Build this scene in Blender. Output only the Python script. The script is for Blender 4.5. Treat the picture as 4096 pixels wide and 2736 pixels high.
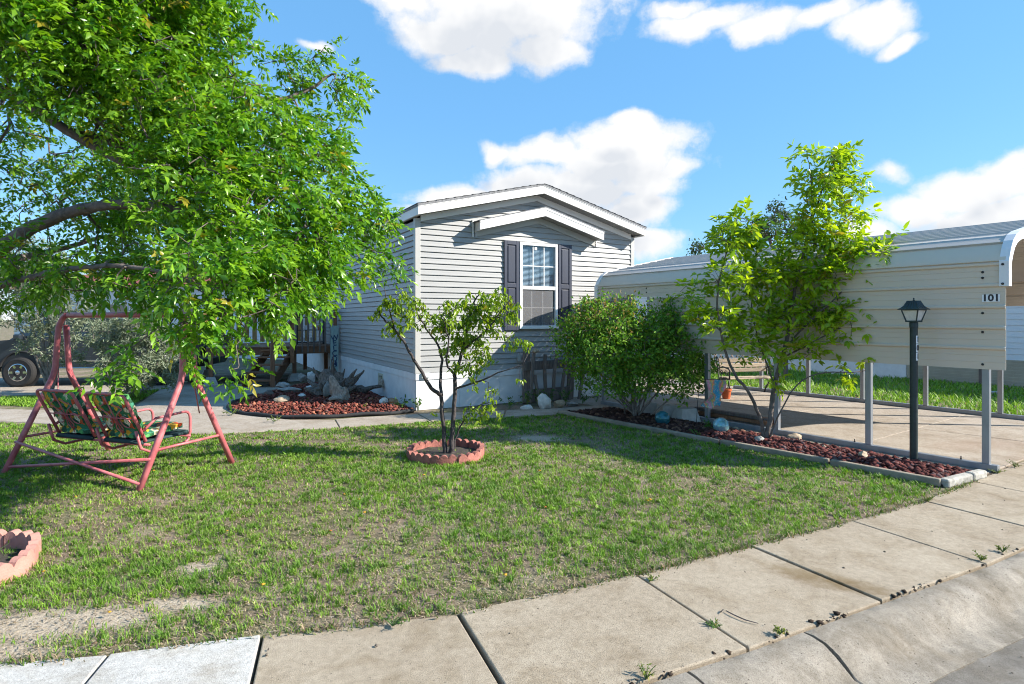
import bpy, bmesh, math, random
import numpy as np
from mathutils import Vector, Matrix

# ------------------------------------------------------------------ scene, camera, light
for o in list(bpy.data.objects):
    bpy.data.objects.remove(o, do_unlink=True)
SC = bpy.context.scene
COL = SC.collection
R = math.radians

CAM_H, FPX, CXP, HORZ = 1.6, 2285.0, 2048.0, 1275.0      # surveyed from the photograph (4096 x 2736)
cam_d = bpy.data.cameras.new('camera')
cam_d.sensor_width = 36.0
cam_d.lens = 36.0 * FPX / 4096.0
cam_d.shift_y = -(1368.0 - HORZ) / 4096.0
cam_d.clip_start, cam_d.clip_end = 0.05, 3000
cam = bpy.data.objects.new('camera', cam_d)
COL.objects.link(cam)
cam.location = (0, 0, CAM_H)
cam.rotation_euler = (R(90), 0, 0)
SC.camera = cam

SUN_DIR = Vector((1.682, -0.20, 1.067)).normalized()
sun_d = bpy.data.lights.new('sun', 'SUN')
sun_d.energy = 4.1
sun_d.angle = R(0.5)
sun_d.color = (1.0, 0.93, 0.82)
sun = bpy.data.objects.new('sun', sun_d)
COL.objects.link(sun)
sun.rotation_euler = SUN_DIR.to_track_quat('Z', 'Y').to_euler()
sun.location = (30, -4, 20)

VS = SC.view_settings
VS.view_transform = 'Standard'
VS.look = 'None'
VS.gamma = 1.0
VS.use_curve_mapping = False
VS.exposure = 1.36
SC.render.engine = 'CYCLES'
SC.cycles.use_denoising = True
SC.cycles.filter_width = 1.05
SC.cycles.max_bounces = 6
SC.cycles.diffuse_bounces = 3
SC.cycles.glossy_bounces = 3
SC.cycles.use_adaptive_sampling = True
SC.cycles.adaptive_threshold = 0.02
SC.cycles.transparent_max_bounces = 8
SC.cycles.caustics_reflective = False
SC.cycles.caustics_refractive = False


def lin(r, g, b):
    f = lambda c: (c / 255 / 12.92) if c / 255 <= 0.04045 else ((c / 255 + 0.055) / 1.055) ** 2.4
    return (f(r), f(g), f(b), 1.0)


# ------------------------------------------------------------------ world: Nishita sky with cumulus clouds
W = bpy.data.worlds.new('World')
SC.world = W
W.use_nodes = True
nt = W.node_tree
nt.nodes.clear()


class NB:
    """small helper to build node trees"""
    def __init__(s, tree): s.t = tree
    def n(s, typ, **kw):
        nd = s.t.nodes.new(typ)
        for k, v in kw.items():
            if k.startswith('i_'):
                nd.inputs[k[2:].replace('_', ' ')].default_value = v
            else:
                setattr(nd, k, v)
        return nd
    def l(s, a, b): s.t.links.new(a, b)
    def m(s, op, a, b=None, c=None, clamp=False):
        nd = s.t.nodes.new('ShaderNodeMath'); nd.operation = op; nd.use_clamp = clamp
        for i, v in enumerate((a, b, c)):
            if v is None: continue
            if isinstance(v, (int, float)): nd.inputs[i].default_value = v
            else: s.l(v, nd.inputs[i])
        return nd.outputs[0]
    def vm(s, op, a, b=None, out=0):
        nd = s.t.nodes.new('ShaderNodeVectorMath'); nd.operation = op
        for i, v in enumerate((a, b)):
            if v is None: continue
            if isinstance(v, tuple): nd.inputs[i].default_value = v
            else: s.l(v, nd.inputs[i])
        return nd.outputs[out]
    def mix(s, f, a, b, typ='MIX'):
        nd = s.t.nodes.new('ShaderNodeMix'); nd.data_type = 'RGBA'; nd.blend_type = typ
        for i, v in ((0, f), (6, a), (7, b)):
            if isinstance(v, (int, float, tuple)): nd.inputs[i].default_value = v
            else: s.l(v, nd.inputs[i])
        return nd.outputs[2]
    def ramp(s, f, *stops, interp='LINEAR'):
        nd = s.t.nodes.new('ShaderNodeValToRGB'); nd.color_ramp.interpolation = interp
        e = nd.color_ramp.elements
        while len(e) < len(stops): e.new(0.5)
        for i, (p, c) in enumerate(stops):
            e[i].position = p
            e[i].color = c if len(c) == 4 else (*c, 1)
        s.l(f, nd.inputs[0])
        return nd.outputs[0]
    def noise(s, vec, scale, detail=4, rough=0.55, dist=0.0, out=0):
        nd = s.t.nodes.new('ShaderNodeTexNoise')
        nd.inputs['Scale'].default_value = scale; nd.inputs['Detail'].default_value = detail
        nd.inputs['Roughness'].default_value = rough; nd.inputs['Distortion'].default_value = dist
        if vec is not None: s.l(vec, nd.inputs['Vector'])
        return nd.outputs[out]


def sky_dir(dx, dy):
    """direction of a point of the sky, from its place in the 2347 px wide view"""
    k = 4096 / 2347
    v = Vector(((dx * k - CXP) / FPX, 1.0, (HORZ - dy * k) / FPX))
    return v


CLOUDS = [  # centre (view px), half width, half height (view px), weight
    (1150, 20, 290, 115, 1.0), (1010, 70, 130, 60, .9), (1090, 128, 120, 48, .9), (1250, 120, 105, 62, .95), (940, 10, 120, 40, .8),
    (1620, 50, 150, 42, .9), (1735, 62, 105, 40, .85), (1880, 40, 110, 34, .8), (1990, 60, 110, 52, .9), (2040, 112, 55, 28, .8), (1560, 20, 90, 30, .7),
    (1430, 320, 170, 58, 1.0), (1400, 375, 190, 70, 1.0), (1480, 410, 110, 60, .95), (1440, 280, 80, 32, .9), (1245, 345, 105, 52, .95), (1155, 345, 42, 30, .8), (1300, 430, 250, 62, 1.0), (1060, 445, 150, 34, .9),
    (1470, 470, 90, 70, .95), (1500, 565, 80, 42, .85), (1540, 380, 60, 38, .85), (1050, 480, 130, 30, .9),
    (2230, 430, 210, 62, .95), (2310, 380, 90, 55, .85), (2090, 480, 120, 50, .95), (2040, 400, 60, 34, .55), (2250, 510, 240, 60, .9), (1990, 545, 90, 36, .8),
    (728, 92, 42, 16, .62), (2360, 350, 60, 60, .7),
]
wr = random.Random(5)
KDS = 4096 / 2347
BLOBS = []                                # (azimuth, tangent of elevation, half width, half height, weight)
for x, y, rx, ry, w in CLOUDS:
    d = sky_dir(x, y); h = math.hypot(d.x, d.y)
    BLOBS.append((math.atan2(d.x, d.y), d.z / h, rx * KDS / FPX / h ** 2, ry * KDS / FPX / h, w))
for k in range(15):                       # the same kind of sky all round
    BLOBS.append((R(60 + k * 16.5 + wr.uniform(-7, 7)), wr.uniform(.15, 1.0), wr.uniform(.12, .24), wr.uniform(.04, .09), .9))
BLOBS = [(a if a < math.pi else a - 2 * math.pi, e, rx, ry, w) for a, e, rx, ry, w in BLOBS]


def cloud_group(name, detail, warped):
    grp = bpy.data.node_groups.new(name, 'ShaderNodeTree')
    grp.interface.new_socket('Vector', in_out='INPUT', socket_type='NodeSocketVector')
    grp.interface.new_socket('Density', in_out='OUTPUT', socket_type='NodeSocketFloat')
    b = NB(grp)
    gi, go = b.n('NodeGroupInput'), b.n('NodeGroupOutput')
    vec = gi.outputs[0]
    vw = vec
    if warped:
        wn = b.noise(vec, 9.0, 2, .5, out=1); wn.node.noise_dimensions = '2D'
        sc_ = b.n('ShaderNodeVectorMath', operation='MULTIPLY_ADD')
        b.l(wn, sc_.inputs[0]); sc_.inputs[1].default_value = (.06, .06, 0); b.l(b.vm('ADD', vec, (-.03, -.03, 0)), sc_.inputs[2])
        vw = sc_.outputs[0]
    acc = None
    for a, e, rx, ry, w in BLOBS:
        ma = b.n('ShaderNodeVectorMath', operation='MULTIPLY_ADD')
        b.l(vw, ma.inputs[0]); ma.inputs[1].default_value = (1 / rx, 1 / ry, 0); ma.inputs[2].default_value = (-a / rx, -e / ry, 0)
        val = b.m('MULTIPLY_ADD', b.vm('LENGTH', ma.outputs[0], out=1), -w, w)
        acc = val if acc is None else b.m('MAXIMUM', acc, val)
    acc = b.m('MAXIMUM', acc, -1.2)
    n1 = b.noise(vec, 11.0, detail, .64); n1.node.noise_dimensions = '2D'
    den = b.m('MULTIPLY_ADD', acc, 1.15, b.m('MULTIPLY_ADD', n1, 1.3, -.52))
    b.l(den, go.inputs[0])
    return grp


b = NB(nt)
tc = b.n('ShaderNodeTexCoord')
sky = b.n('ShaderNodeTexSky', sky_type='NISHITA', sun_disc=False)
sky.sun_elevation = math.asin(SUN_DIR.z)
sky.sun_rotation = math.atan2(SUN_DIR.x, SUN_DIR.y)
sky.air_density = 1.0; sky.dust_density = 0.0; sky.ozone_density = 2.5
hs = b.n('ShaderNodeHueSaturation')
hs.inputs['Saturation'].default_value = 1.13
hs.inputs['Hue'].default_value = 0.490
hs.inputs['Value'].default_value = 1.0
b.l(sky.outputs[0], hs.inputs['Color'])
sbg = b.n('ShaderNodeBackground'); sbg.inputs['Strength'].default_value = 0.105
b.l(b.mix(.66, hs.outputs[0], (.70, 1.90, 3.65, 1)), sbg.inputs['Color'])   # clear dry air: little paling towards the horizon
sx_ = b.n('ShaderNodeSeparateXYZ'); b.l(tc.outputs['Generated'], sx_.inputs[0])
X_, Y_, Z_ = sx_.outputs
cyl = b.n('ShaderNodeCombineXYZ')
b.l(b.m('ARCTAN2', X_, Y_), cyl.inputs[0])
b.l(b.m('DIVIDE', Z_, b.m('MAXIMUM', b.m('SQRT', b.m('MULTIPLY_ADD', X_, X_, b.m('MULTIPLY', Y_, Y_))), .02)), cyl.inputs[1])
g1 = b.n('ShaderNodeGroup'); g1.node_tree = cloud_group('cloud_density', 9, True)
b.l(cyl.outputs[0], g1.inputs[0])
g2 = b.n('ShaderNodeGroup'); g2.node_tree = cloud_group('cloud_cover', 3, False)
b.l(b.vm('ADD', cyl.outputs[0], (.03, .06, 0)), g2.inputs[0])
alpha = b.ramp(g1.outputs[0], (0.0, (0, 0, 0)), (0.16, (.16, .16, .16)), (0.34, (.62, .62, .62)), (0.60, (1, 1, 1)))
ccol = b.ramp(g2.outputs[0], (0.05, (1.0, .995, .985)), (0.45, (.93, .94, .955)), (1.0, (.74, .775, .83)))
cbg = b.n('ShaderNodeBackground'); cbg.inputs['Strength'].default_value = 0.41
b.l(ccol, cbg.inputs['Color'])
ms = b.n('ShaderNodeMixShader')
b.l(alpha, ms.inputs[0]); b.l(sbg.outputs[0], ms.inputs[1]); b.l(cbg.outputs[0], ms.inputs[2])
wo = b.n('ShaderNodeOutputWorld')
b.l(ms.outputs[0], wo.inputs[0])

# ------------------------------------------------------------------ survey helpers

def g(px, py, z=0.0):
    """point at height z on the level ground, from its surveyed place in the photograph"""
    d = FPX * (CAM_H - z) / (py - HORZ)
    return Vector(((px - CXP) / FPX * d, d, z))


def at(px, py, d):
    """point at a known distance d in front of the camera"""
    return Vector(((px - CXP) / FPX * d, d, CAM_H - (py - HORZ) / FPX * d))


KD = 4096 / 2347
def atd(dx, dy, d): return at(dx * KD, dy * KD, d)

# ------------------------------------------------------------------ object helpers

def tag(o, label=None, cat=None, group=None, kind=None):
    if label: o['label'] = label
    if cat: o['category'] = cat
    if group: o['group'] = group
    if kind: o['kind'] = kind
    return o


def empty(name, loc=(0, 0, 0), rz=0.0, label=None, cat=None, group=None, kind=None):
    o = bpy.data.objects.new(name, None)
    COL.objects.link(o)
    o.location = loc
    o.rotation_euler = (0, 0, rz)
    o.empty_display_size = .2
    return tag(o, label, cat, group, kind)


def link(name, me, parent=None, loc=None, rz=None):
    o = bpy.data.objects.new(name, me)
    COL.objects.link(o)
    if parent is not None: o.parent = parent
    if loc is not None: o.location = loc
    if rz is not None: o.rotation_euler = (0, 0, rz)
    return o


class MB:
    """collects shapes and links them as one mesh object"""
    def __init__(s): s.v, s.f = [], []
    def add(s, vs, fs):
        o = len(s.v)
        s.v += [tuple(p) for p in vs]
        s.f += [tuple(i + o for i in f) for f in fs]
        return s
    def box(s, a, c, bev=0.0):
        (x0, y0, z0), (x1, y1, z1) = a, c
        if bev <= 0:
            return s.add([(x0, y0, z0), (x1, y0, z0), (x1, y1, z0), (x0, y1, z0), (x0, y0, z1), (x1, y0, z1), (x1, y1, z1), (x0, y1, z1)],
                         [(0, 3, 2, 1), (4, 5, 6, 7), (0, 1, 5, 4), (1, 2, 6, 5), (2, 3, 7, 6), (3, 0, 4, 7)])
        bm = bmesh.new()
        bmesh.ops.create_cube(bm, size=1)
        for v in bm.verts:
            v.co = Vector(((x0 + x1) / 2 + v.co.x * (x1 - x0), (y0 + y1) / 2 + v.co.y * (y1 - y0), (z0 + z1) / 2 + v.co.z * (z1 - z0)))
        bmesh.ops.bevel(bm, geom=bm.edges[:], offset=bev, segments=2, affect='EDGES', profile=.5)
        return s.bm(bm)
    def bm(s, bm):
        bm.verts.index_update()
        s.add([v.co.copy() for v in bm.verts], [[v.index for v in f.verts] for f in bm.faces])
        bm.free()
        return s
    def beam(s, p, q, w, h, up=(0, 0, 1), bev=0.0):
        """box of width w and height h running from p to q"""
        p, q = Vector(p), Vector(q)
        d = (q - p); L = d.length; d.normalize()
        up = Vector(up)
        sd = d.cross(up)
        if sd.length < 1e-4: sd = d.cross(Vector((1, 0, 0)))
        sd.normalize(); u = sd.cross(d).normalized()
        m = MB().box((-w / 2, 0, -h / 2), (w / 2, L, h / 2), bev)
        return s.add([p + sd * x + d * y + u * z for x, y, z in m.v], m.f)
    def tube(s, pts, r, n=8, cap=True, closed=False):
        pts = [Vector(p) for p in pts]
        rs = r if isinstance(r, (list, tuple)) else [r] * len(pts)
        N = len(pts); vs = []; prev = None
        for i, p in enumerate(pts):
            a = pts[i - 1] if (i > 0 or closed) else p
            c = pts[(i + 1) % N] if (i < N - 1 or closed) else p
            t = (c - a)
            t = t.normalized() if t.length > 1e-9 else Vector((0, 0, 1))
            if prev is None:
                prev = t.cross(Vector((0.13, 0.31, .94)))
                if prev.length < .05: prev = t.cross(Vector((1, 0, 0)))
            prev = (prev - t * prev.dot(t)).normalized()
            bn = t.cross(prev)
            for k in range(n):
                an = 2 * math.pi * k / n
                vs.append(p + (prev * math.cos(an) + bn * math.sin(an)) * rs[i])
        fs = []
        for i in range(N if closed else N - 1):
            j = (i + 1) % N
            for k in range(n):
                k2 = (k + 1) % n
                fs.append((i * n + k, i * n + k2, j * n + k2, j * n + k))
        if cap and not closed:
            fs.append(tuple(range(n - 1, -1, -1)))
            fs.append(tuple((N - 1) * n + k for k in range(n)))
        return s.add(vs, fs)
    def lathe(s, prof, n=20, c=(0, 0, 0)):
        vs = []; fs = []
        for r, z in prof:
            for k in range(n):
                a = 2 * math.pi * k / n
                vs.append((c[0] + r * math.cos(a), c[1] + r * math.sin(a), c[2] + z))
        for i in range(len(prof) - 1):
            for k in range(n):
                k2 = (k + 1) % n
                fs.append((i * n + k, i * n + k2, (i + 1) * n + k2, (i + 1) * n + k))
        fs.append(tuple(range(n - 1, -1, -1)))
        fs.append(tuple((len(prof) - 1) * n + k for k in range(n)))
        return s.add(vs, fs)
    def prism(s, poly, z0, z1, cham=0.0):
        """polygon (x, y) extruded upward; cham rounds the top edge"""
        n = len(poly)
        ar = sum(poly[i][0] * poly[(i + 1) % n][1] - poly[(i + 1) % n][0] * poly[i][1] for i in range(n))
        if ar < 0: poly = poly[::-1]
        vs = [(x, y, z0) for x, y in poly]
        rings = [(0, z0)]
        if cham > 0:
            rings += [(0, z1 - cham), (cham * .35, z1 - cham * .3), (cham, z1)]
        else:
            rings += [(0, z1)]
        vs = []
        for ins, z in rings:
            for i in range(n):
                p = Vector(poly[i]).to_2d(); a = Vector(poly[i - 1]).to_2d(); c = Vector(poly[(i + 1) % n]).to_2d()
                e1 = (p - a).normalized(); e2 = (c - p).normalized()
                n1 = Vector((-e1.y, e1.x)); n2 = Vector((-e2.y, e2.x))
                bi = n1 + n2
                bi = bi / max(.3, bi.dot(n1)) if bi.length > 1e-6 else n1
                q = p + bi * ins
                vs.append((q.x, q.y, z))
        fs = [tuple(range(n - 1, -1, -1))]
        for r in range(len(rings) - 1):
            for i in range(n):
                j = (i + 1) % n
                fs.append((r * n + i, r * n + j, (r + 1) * n + j, (r + 1) * n + i))
        fs.append(tuple((len(rings) - 1) * n + i for i in range(n)))
        return s.add(vs, fs)
    def extr(s, prof, p, q, ax_u, ax_v):
        """closed profile [(u, v)] swept straight from p to q"""
        p, q, u, v = Vector(p), Vector(q), Vector(ax_u), Vector(ax_v)
        n = len(prof)
        vs = [p + u * a + v * c for a, c in prof] + [q + u * a + v * c for a, c in prof]
        fs = [(i, (i + 1) % n, n + (i + 1) % n, n + i) for i in range(n)]
        fs += [tuple(range(n - 1, -1, -1)), tuple(range(n, 2 * n))]
        return s.add(vs, fs)
    def mesh(s, name, mat=None, smooth=False):
        me = bpy.data.meshes.new(name)
        me.from_pydata(s.v, [], s.f)
        if mat: me.materials.append(mat)
        bm = bmesh.new(); bm.from_mesh(me)
        bmesh.ops.recalc_face_normals(bm, faces=bm.faces)
        bm.to_mesh(me); bm.free()
        if smooth:
            me.polygons.foreach_set('use_smooth', [True] * len(me.polygons))
            if smooth == 'auto':
                try: me.set_sharp_from_angle(angle=R(35))
                except Exception: pass
        me.update()
        return me
    def build(s, name, mat, parent=None, smooth=False, loc=None, rz=None):
        return link(name, s.mesh(name, mat, smooth), parent, loc, rz)


def np_mesh(name, V, T, mat, cols=None):
    me = bpy.data.meshes.new(name)
    V = np.asarray(V, np.float32); T = np.asarray(T, np.int32)
    k = T.shape[1]
    me.vertices.add(len(V)); me.vertices.foreach_set('co', V.ravel())
    me.loops.add(T.size); me.loops.foreach_set('vertex_index', T.ravel())
    me.polygons.add(len(T))
    me.polygons.foreach_set('loop_start', np.arange(0, T.size, k, dtype=np.int32))
    try: me.polygons.foreach_set('loop_total', np.full(len(T), k, np.int32))
    except Exception: pass
    if cols is not None:
        at_ = me.color_attributes.new('Col', 'FLOAT_COLOR', 'POINT')
        c4 = np.ones((len(V), 4), np.float32); c4[:, :3] = cols
        at_.data.foreach_set('color', c4.ravel())
    me.materials.append(mat)
    me.update(calc_edges=True)
    me.validate()
    return me


def text_mesh(ch, size, mat, name='digit', bold=0.0):
    cu = bpy.data.curves.new(name, 'FONT')
    cu.body = ch; cu.size = size; cu.align_x = 'CENTER'; cu.align_y = 'CENTER'
    cu.extrude = .0012; cu.offset = bold; cu.resolution_u = 3
    cu.materials.append(mat)
    ob = bpy.data.objects.new(name, cu)
    COL.objects.link(ob)
    dg = bpy.context.evaluated_depsgraph_get()
    me = bpy.data.meshes.new_from_object(ob.evaluated_get(dg))
    bpy.data.objects.remove(ob)
    if not me.materials: me.materials.append(mat)
    return me

# ------------------------------------------------------------------ materials
MATS = {}


def mat(name, col, rough=.6, metal=0.0, var=.12, scale=6.0, detail=5, bump=0.0, bscale=60.0, col2=None, spec=.5, coat=0.0, obj_var=0.0, streak=None):
    """principled material with a noise-driven colour spread, fine relief and a little variation between objects"""
    if name in MATS: return MATS[name]
    m = bpy.data.materials.new(name); m.use_nodes = True
    b = NB(m.node_tree)
    P = m.node_tree.nodes['Principled BSDF']
    P.inputs['Roughness'].default_value = rough
    P.inputs['Metallic'].default_value = metal
    P.inputs['Specular IOR Level'].default_value = spec
    if coat: P.inputs['Coat Weight'].default_value = coat
    tc = b.n('ShaderNodeTexCoord')
    vec = tc.outputs['Object']
    if streak:
        mp = b.n('ShaderNodeMapping'); mp.inputs['Scale'].default_value = streak
        b.l(vec, mp.inputs['Vector']); vec = mp.outputs[0]
    n = b.noise(vec, scale, detail, .6)
    c = tuple(col[:3])
    c2 = tuple(col2[:3]) if col2 else None
    lo = tuple(max(0, x * (1 - var)) for x in c); hi = tuple(min(1, x * (1 + var)) for x in (c2 or c))
    out = b.ramp(n, (.3, lo), (.7, hi))
    if obj_var:
        oi = b.n('ShaderNodeObjectInfo')
        k = b.m('ADD', b.m('MULTIPLY', oi.outputs['Random'], 2 * obj_var), 1 - obj_var)
        cmb = b.n('ShaderNodeCombineColor')
        for i in range(3): b.l(k, cmb.inputs[i])
        out = b.mix(1.0, out, cmb.outputs[0], 'MULTIPLY')
    b.l(out, P.inputs['Base Color'])
    if bump:
        nb = b.noise(vec, bscale, 4, .6)
        bp = b.n('ShaderNodeBump'); bp.inputs['Strength'].default_value = bump; bp.inputs['Distance'].default_value = .01
        b.l(nb, bp.inputs['Height']); b.l(bp.outputs[0], P.inputs['Normal'])
    MATS[name] = m
    return m


def attr_mat(name, rough=.5, trans=.0, tcol=(1, 1, 1), spec=.4, bump=0):
    """material coloured by the mesh's own colour attribute; leaves let some light through"""
    m = bpy.data.materials.new(name); m.use_nodes = True
    b = NB(m.node_tree)
    P = m.node_tree.nodes['Principled BSDF']; O = m.node_tree.nodes['Material Output']
    a = b.n('ShaderNodeAttribute', attribute_name='Col')
    b.l(a.outputs['Color'], P.inputs['Base Color'])
    P.inputs['Roughness'].default_value = rough
    P.inputs['Specular IOR Level'].default_value = spec
    if bump:
        tc = b.n('ShaderNodeTexCoord')
        bp = b.n('ShaderNodeBump'); bp.inputs['Strength'].default_value = bump; bp.inputs['Distance'].default_value = .01
        b.l(b.noise(tc.outputs['Object'], 90, 4, .7), bp.inputs['Height']); b.l(bp.outputs[0], P.inputs['Normal'])
    if trans:
        T = b.n('ShaderNodeBsdfTranslucent')
        b.l(b.mix(1.0, a.outputs['Color'], (*tcol, 1), 'MULTIPLY'), T.inputs['Color'])
        mx = b.n('ShaderNodeMixShader'); mx.inputs[0].default_value = trans
        b.l(P.outputs[0], mx.inputs[1]); b.l(T.outputs[0], mx.inputs[2]); b.l(mx.outputs[0], O.inputs['Surface'])
    return m


def concrete(name, c1, c2, pits=1.0, stain=None, broad=1.2):
    m = bpy.data.materials.new(name); m.use_nodes = True
    b = NB(m.node_tree); P = m.node_tree.nodes['Principled BSDF']
    P.inputs['Roughness'].default_value = .88; P.inputs['Specular IOR Level'].default_value = .25
    geo = b.n('ShaderNodeNewGeometry'); v = geo.outputs['Position']
    base = b.ramp(b.noise(v, broad, 6, .62), (.28, c1), (.72, c2))
    sand = b.noise(v, 170, 3, .7)
    base = b.mix(.85, base, b.ramp(sand, (.32, (.55, .53, .50)), (.5, (1, 1, 1)), (.75, (1.25, 1.22, 1.18))), 'MULTIPLY')
    vo = b.n('ShaderNodeTexVoronoi'); vo.inputs['Scale'].default_value = 34; b.l(v, vo.inputs['Vector'])
    msk = b.m('MULTIPLY', b.m('LESS_THAN', vo.outputs['Distance'], .13), b.m('GREATER_THAN', b.noise(v, 9, 2, .5), .53))
    base = b.mix(b.m('MULTIPLY', msk, .65 * pits), base, (.10, .085, .07, 1))
    blot = b.ramp(b.noise(v, 3.3, 5, .7, .6), (.46, (1, 1, 1)), (.70, (.74, .70, .64)))
    base = b.mix(1.0, base, blot, 'MULTIPLY')
    base = b.mix(.8, base, b.ramp(b.noise(v, 26, 5, .7), (.35, (.80, .78, .75)), (.62, (1.08, 1.07, 1.05))), 'MULTIPLY')
    if stain:
        for (sx, sy, rx, ry, ang, scol, st) in stain:
            d = b.vm('SUBTRACT', v, (sx, sy, 0))
            ca, sa = math.cos(ang), math.sin(ang)
            u = b.m('MULTIPLY', b.vm('DOT_PRODUCT', d, (ca, sa, 0), out=1), 1 / rx)
            w = b.m('MULTIPLY', b.vm('DOT_PRODUCT', d, (-sa, ca, 0), out=1), 1 / ry)
            q = b.m('SUBTRACT', 1, b.m('ADD', b.m('MULTIPLY', u, u), b.m('MULTIPLY', w, w)))
            q = b.m('MULTIPLY', b.m('ADD', q, b.m('MULTIPLY', b.m('SUBTRACT', b.noise(v, 14, 5, .7), .5), 1.6)), st, clamp=True)
            base = b.mix(q, base, (*scol, 1))
    b.l(base, P.inputs['Base Color'])
    h = b.m('ADD', b.m('MULTIPLY', sand, .6), b.m('MULTIPLY', msk, -1.2 * pits))
    bp = b.n('ShaderNodeBump'); bp.inputs['Strength'].default_value = .8; bp.inputs['Distance'].default_value = .005
    b.l(h, bp.inputs['Height']); b.l(bp.outputs[0], P.inputs['Normal'])
    return m


M_SIDE = mat('vinyl_siding', (.335, .337, .337), .42, var=.06, scale=1.3, spec=.4, bump=.10, bscale=7, streak=(1, 1, 6))
M_TRIM = mat('white_trim', (.76, .74, .73), .45, var=.04, scale=2.5)
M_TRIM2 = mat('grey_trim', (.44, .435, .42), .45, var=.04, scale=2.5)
M_SKIRT = mat('white_skirting', (.68, .68, .69), .55, var=.10, scale=4, bump=.05, bscale=40)
M_SHING = mat('grey_shingle', (.20, .20, .21), .9, var=.4, scale=30, bump=.5, bscale=90, obj_var=.15)
M_SHUT = mat('slate_shutter', (.026, .034, .062), .5, var=.10, scale=14, bump=.12, bscale=120, streak=(1, 1, .12))
M_WIN = mat('window_vinyl', (.80, .80, .81), .35, var=.02)
M_ALU = mat('galvanised_steel', (.28, .30, .33), .45, metal=.6, var=.12, scale=9, streak=(1, 1, .3))
M_CARP = mat('beige_steel', (.63, .53, .425), .50, metal=0.0, var=.05, scale=.9, spec=.4, streak=(1, .15, 1))
M_CAPW = mat('white_steel', (.72, .71, .71), .4, var=.05, scale=3)
M_ROOFM = mat('grey_roof_steel', (.44, .41, .38), .55, metal=.0, var=.10, scale=2.5, spec=.5, streak=(1, .08, 1))
M_DECK = mat('brown_deck_wood', (.22, .105, .055), .7, var=.28, scale=9, bump=.3, bscale=50, obj_var=.22, streak=(6, 6, .6))
M_DECK2 = mat('gold_deck_wood', (.42, .25, .09), .7, var=.25, scale=9, bump=.3, bscale=50, obj_var=.2, streak=(6, 6, .6))
M_GREYW = mat('weathered_wood', (.17, .135, .12), .85, var=.38, scale=10, bump=.5, bscale=60, obj_var=.2, streak=(5, 5, .5))
M_PALEW = mat('pale_wood', (.44, .36, .27), .8, var=.25, scale=12, bump=.3, bscale=70, obj_var=.15, streak=(.6, 5, 5))
M_TIMB = mat('edging_timber', (.235, .20, .155), .85, var=.25, scale=6, bump=.4, bscale=50, obj_var=.12)
M_BARK = mat('grey_bark', (.13, .105, .092), .9, var=.42, scale=16, bump=.8, bscale=45)
M_BARKD = mat('dark_bark', (.060, .050, .050), .85, var=.55, scale=22, bump=.8, bscale=60)
M_BARKG = mat('shrub_bark', (.20, .17, .15), .9, var=.4, scale=20, bump=.5, bscale=60)
M_PINK = mat('pink_paint', (.47, .10, .12), .45, var=.2, scale=9, col2=(.52, .16, .17), bump=.06, bscale=40)
M_TERRA = mat('red_edging', (.31, .118, .095), .92, var=.35, scale=14, bump=.8, bscale=60, obj_var=.22)
M_TERRAP = mat('pink_edging', (.46, .225, .185), .92, var=.18, scale=8, bump=.4, bscale=70, obj_var=.1)
M_SOIL = mat('dark_soil', (.045, .036, .03), .95, var=.5, scale=30, bump=.9, bscale=50)
M_BLACK = mat('black_iron', (.018, .018, .02), .5, var=.2)
M_RUB = mat('black_rubber', (.022, .022, .024), .8, var=.25, scale=20, bump=.2)
M_GREENP = mat('dark_green_paint', (.012, .026, .028), .42, var=.35, scale=22, bump=.06, bscale=60)
M_WHITEP = mat('white_plate', (.80, .80, .82), .35, var=.02)
M_INK = mat('black_ink', (.014, .012, .02), .5, var=.1)
M_INKB = mat('blue_ink', (.025, .05, .12), .6, var=.2)
M_MINT = mat('mint_board', (.30, .42, .40), .75, var=.18, scale=8, bump=.2, bscale=50, streak=(4, 4, .6))
M_POT = mat('orange_clay', (.50, .105, .028), .6, var=.12, scale=9)
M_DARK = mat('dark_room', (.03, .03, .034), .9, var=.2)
M_ROOMW = mat('wicker_tan', (.40, .29, .17), .8, var=.3, scale=30, bump=.4, bscale=60)
M_BLIND = mat('blind_white', (.62, .66, .70), .6, var=.03)
M_STONE = mat('grey_stone', (.30, .285, .265), .9, var=.35, scale=9, bump=.7, bscale=35, obj_var=.25)
M_STONEW = mat('white_stone', (.62, .60, .57), .85, var=.22, scale=12, bump=.7, bscale=35)
M_STONET = mat('tan_stone', (.40, .31, .22), .9, var=.3, scale=7, bump=.7, bscale=35, obj_var=.15)
M_CAST = mat('cast_concrete', (.42, .41, .39), .9, var=.18, scale=10, bump=.4, bscale=90, obj_var=.08)
M_DRIFT = mat('driftwood', (.34, .28, .235), .88, var=.5, scale=13, bump=.9, bscale=30, obj_var=.2, streak=(3, 3, .8))
M_DRIFTD = mat('dark_stump', (.14, .112, .095), .9, var=.6, scale=13, bump=.9, bscale=30, streak=(3, 3, .8))
M_TEALC = mat('teal_sling', (.016, .045, .05), .8, var=.2, scale=40, bump=.2)
M_RED = mat('red_paint', (.22, .03, .03), .6, var=.15)
M_NWHITE = mat('shaded_white_siding', (.62, .67, .72), .5, var=.05, scale=1.5)  # white siding; the blue of its shade is put into the colour
M_NBEIGE = mat('beige_skirt', (.36, .33, .26), .6, var=.12, scale=2)
M_TEALT = mat('teal_trim', (.30, .47, .46), .6, var=.08)
M_REDROOF = mat('red_roof', (.26, .07, .06), .85, var=.3, scale=20)
M_PAINT = mat('dark_truck_paint', (.022, .030, .040), .3, metal=.0, var=.15, spec=.5, coat=.25)
M_CHROME = mat('chrome', (.6, .6, .62), .15, metal=1.0, var=.05)
M_TYRE = mat('tyre', (.018, .018, .019), .85, var=.2, scale=30, bump=.3)
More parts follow.
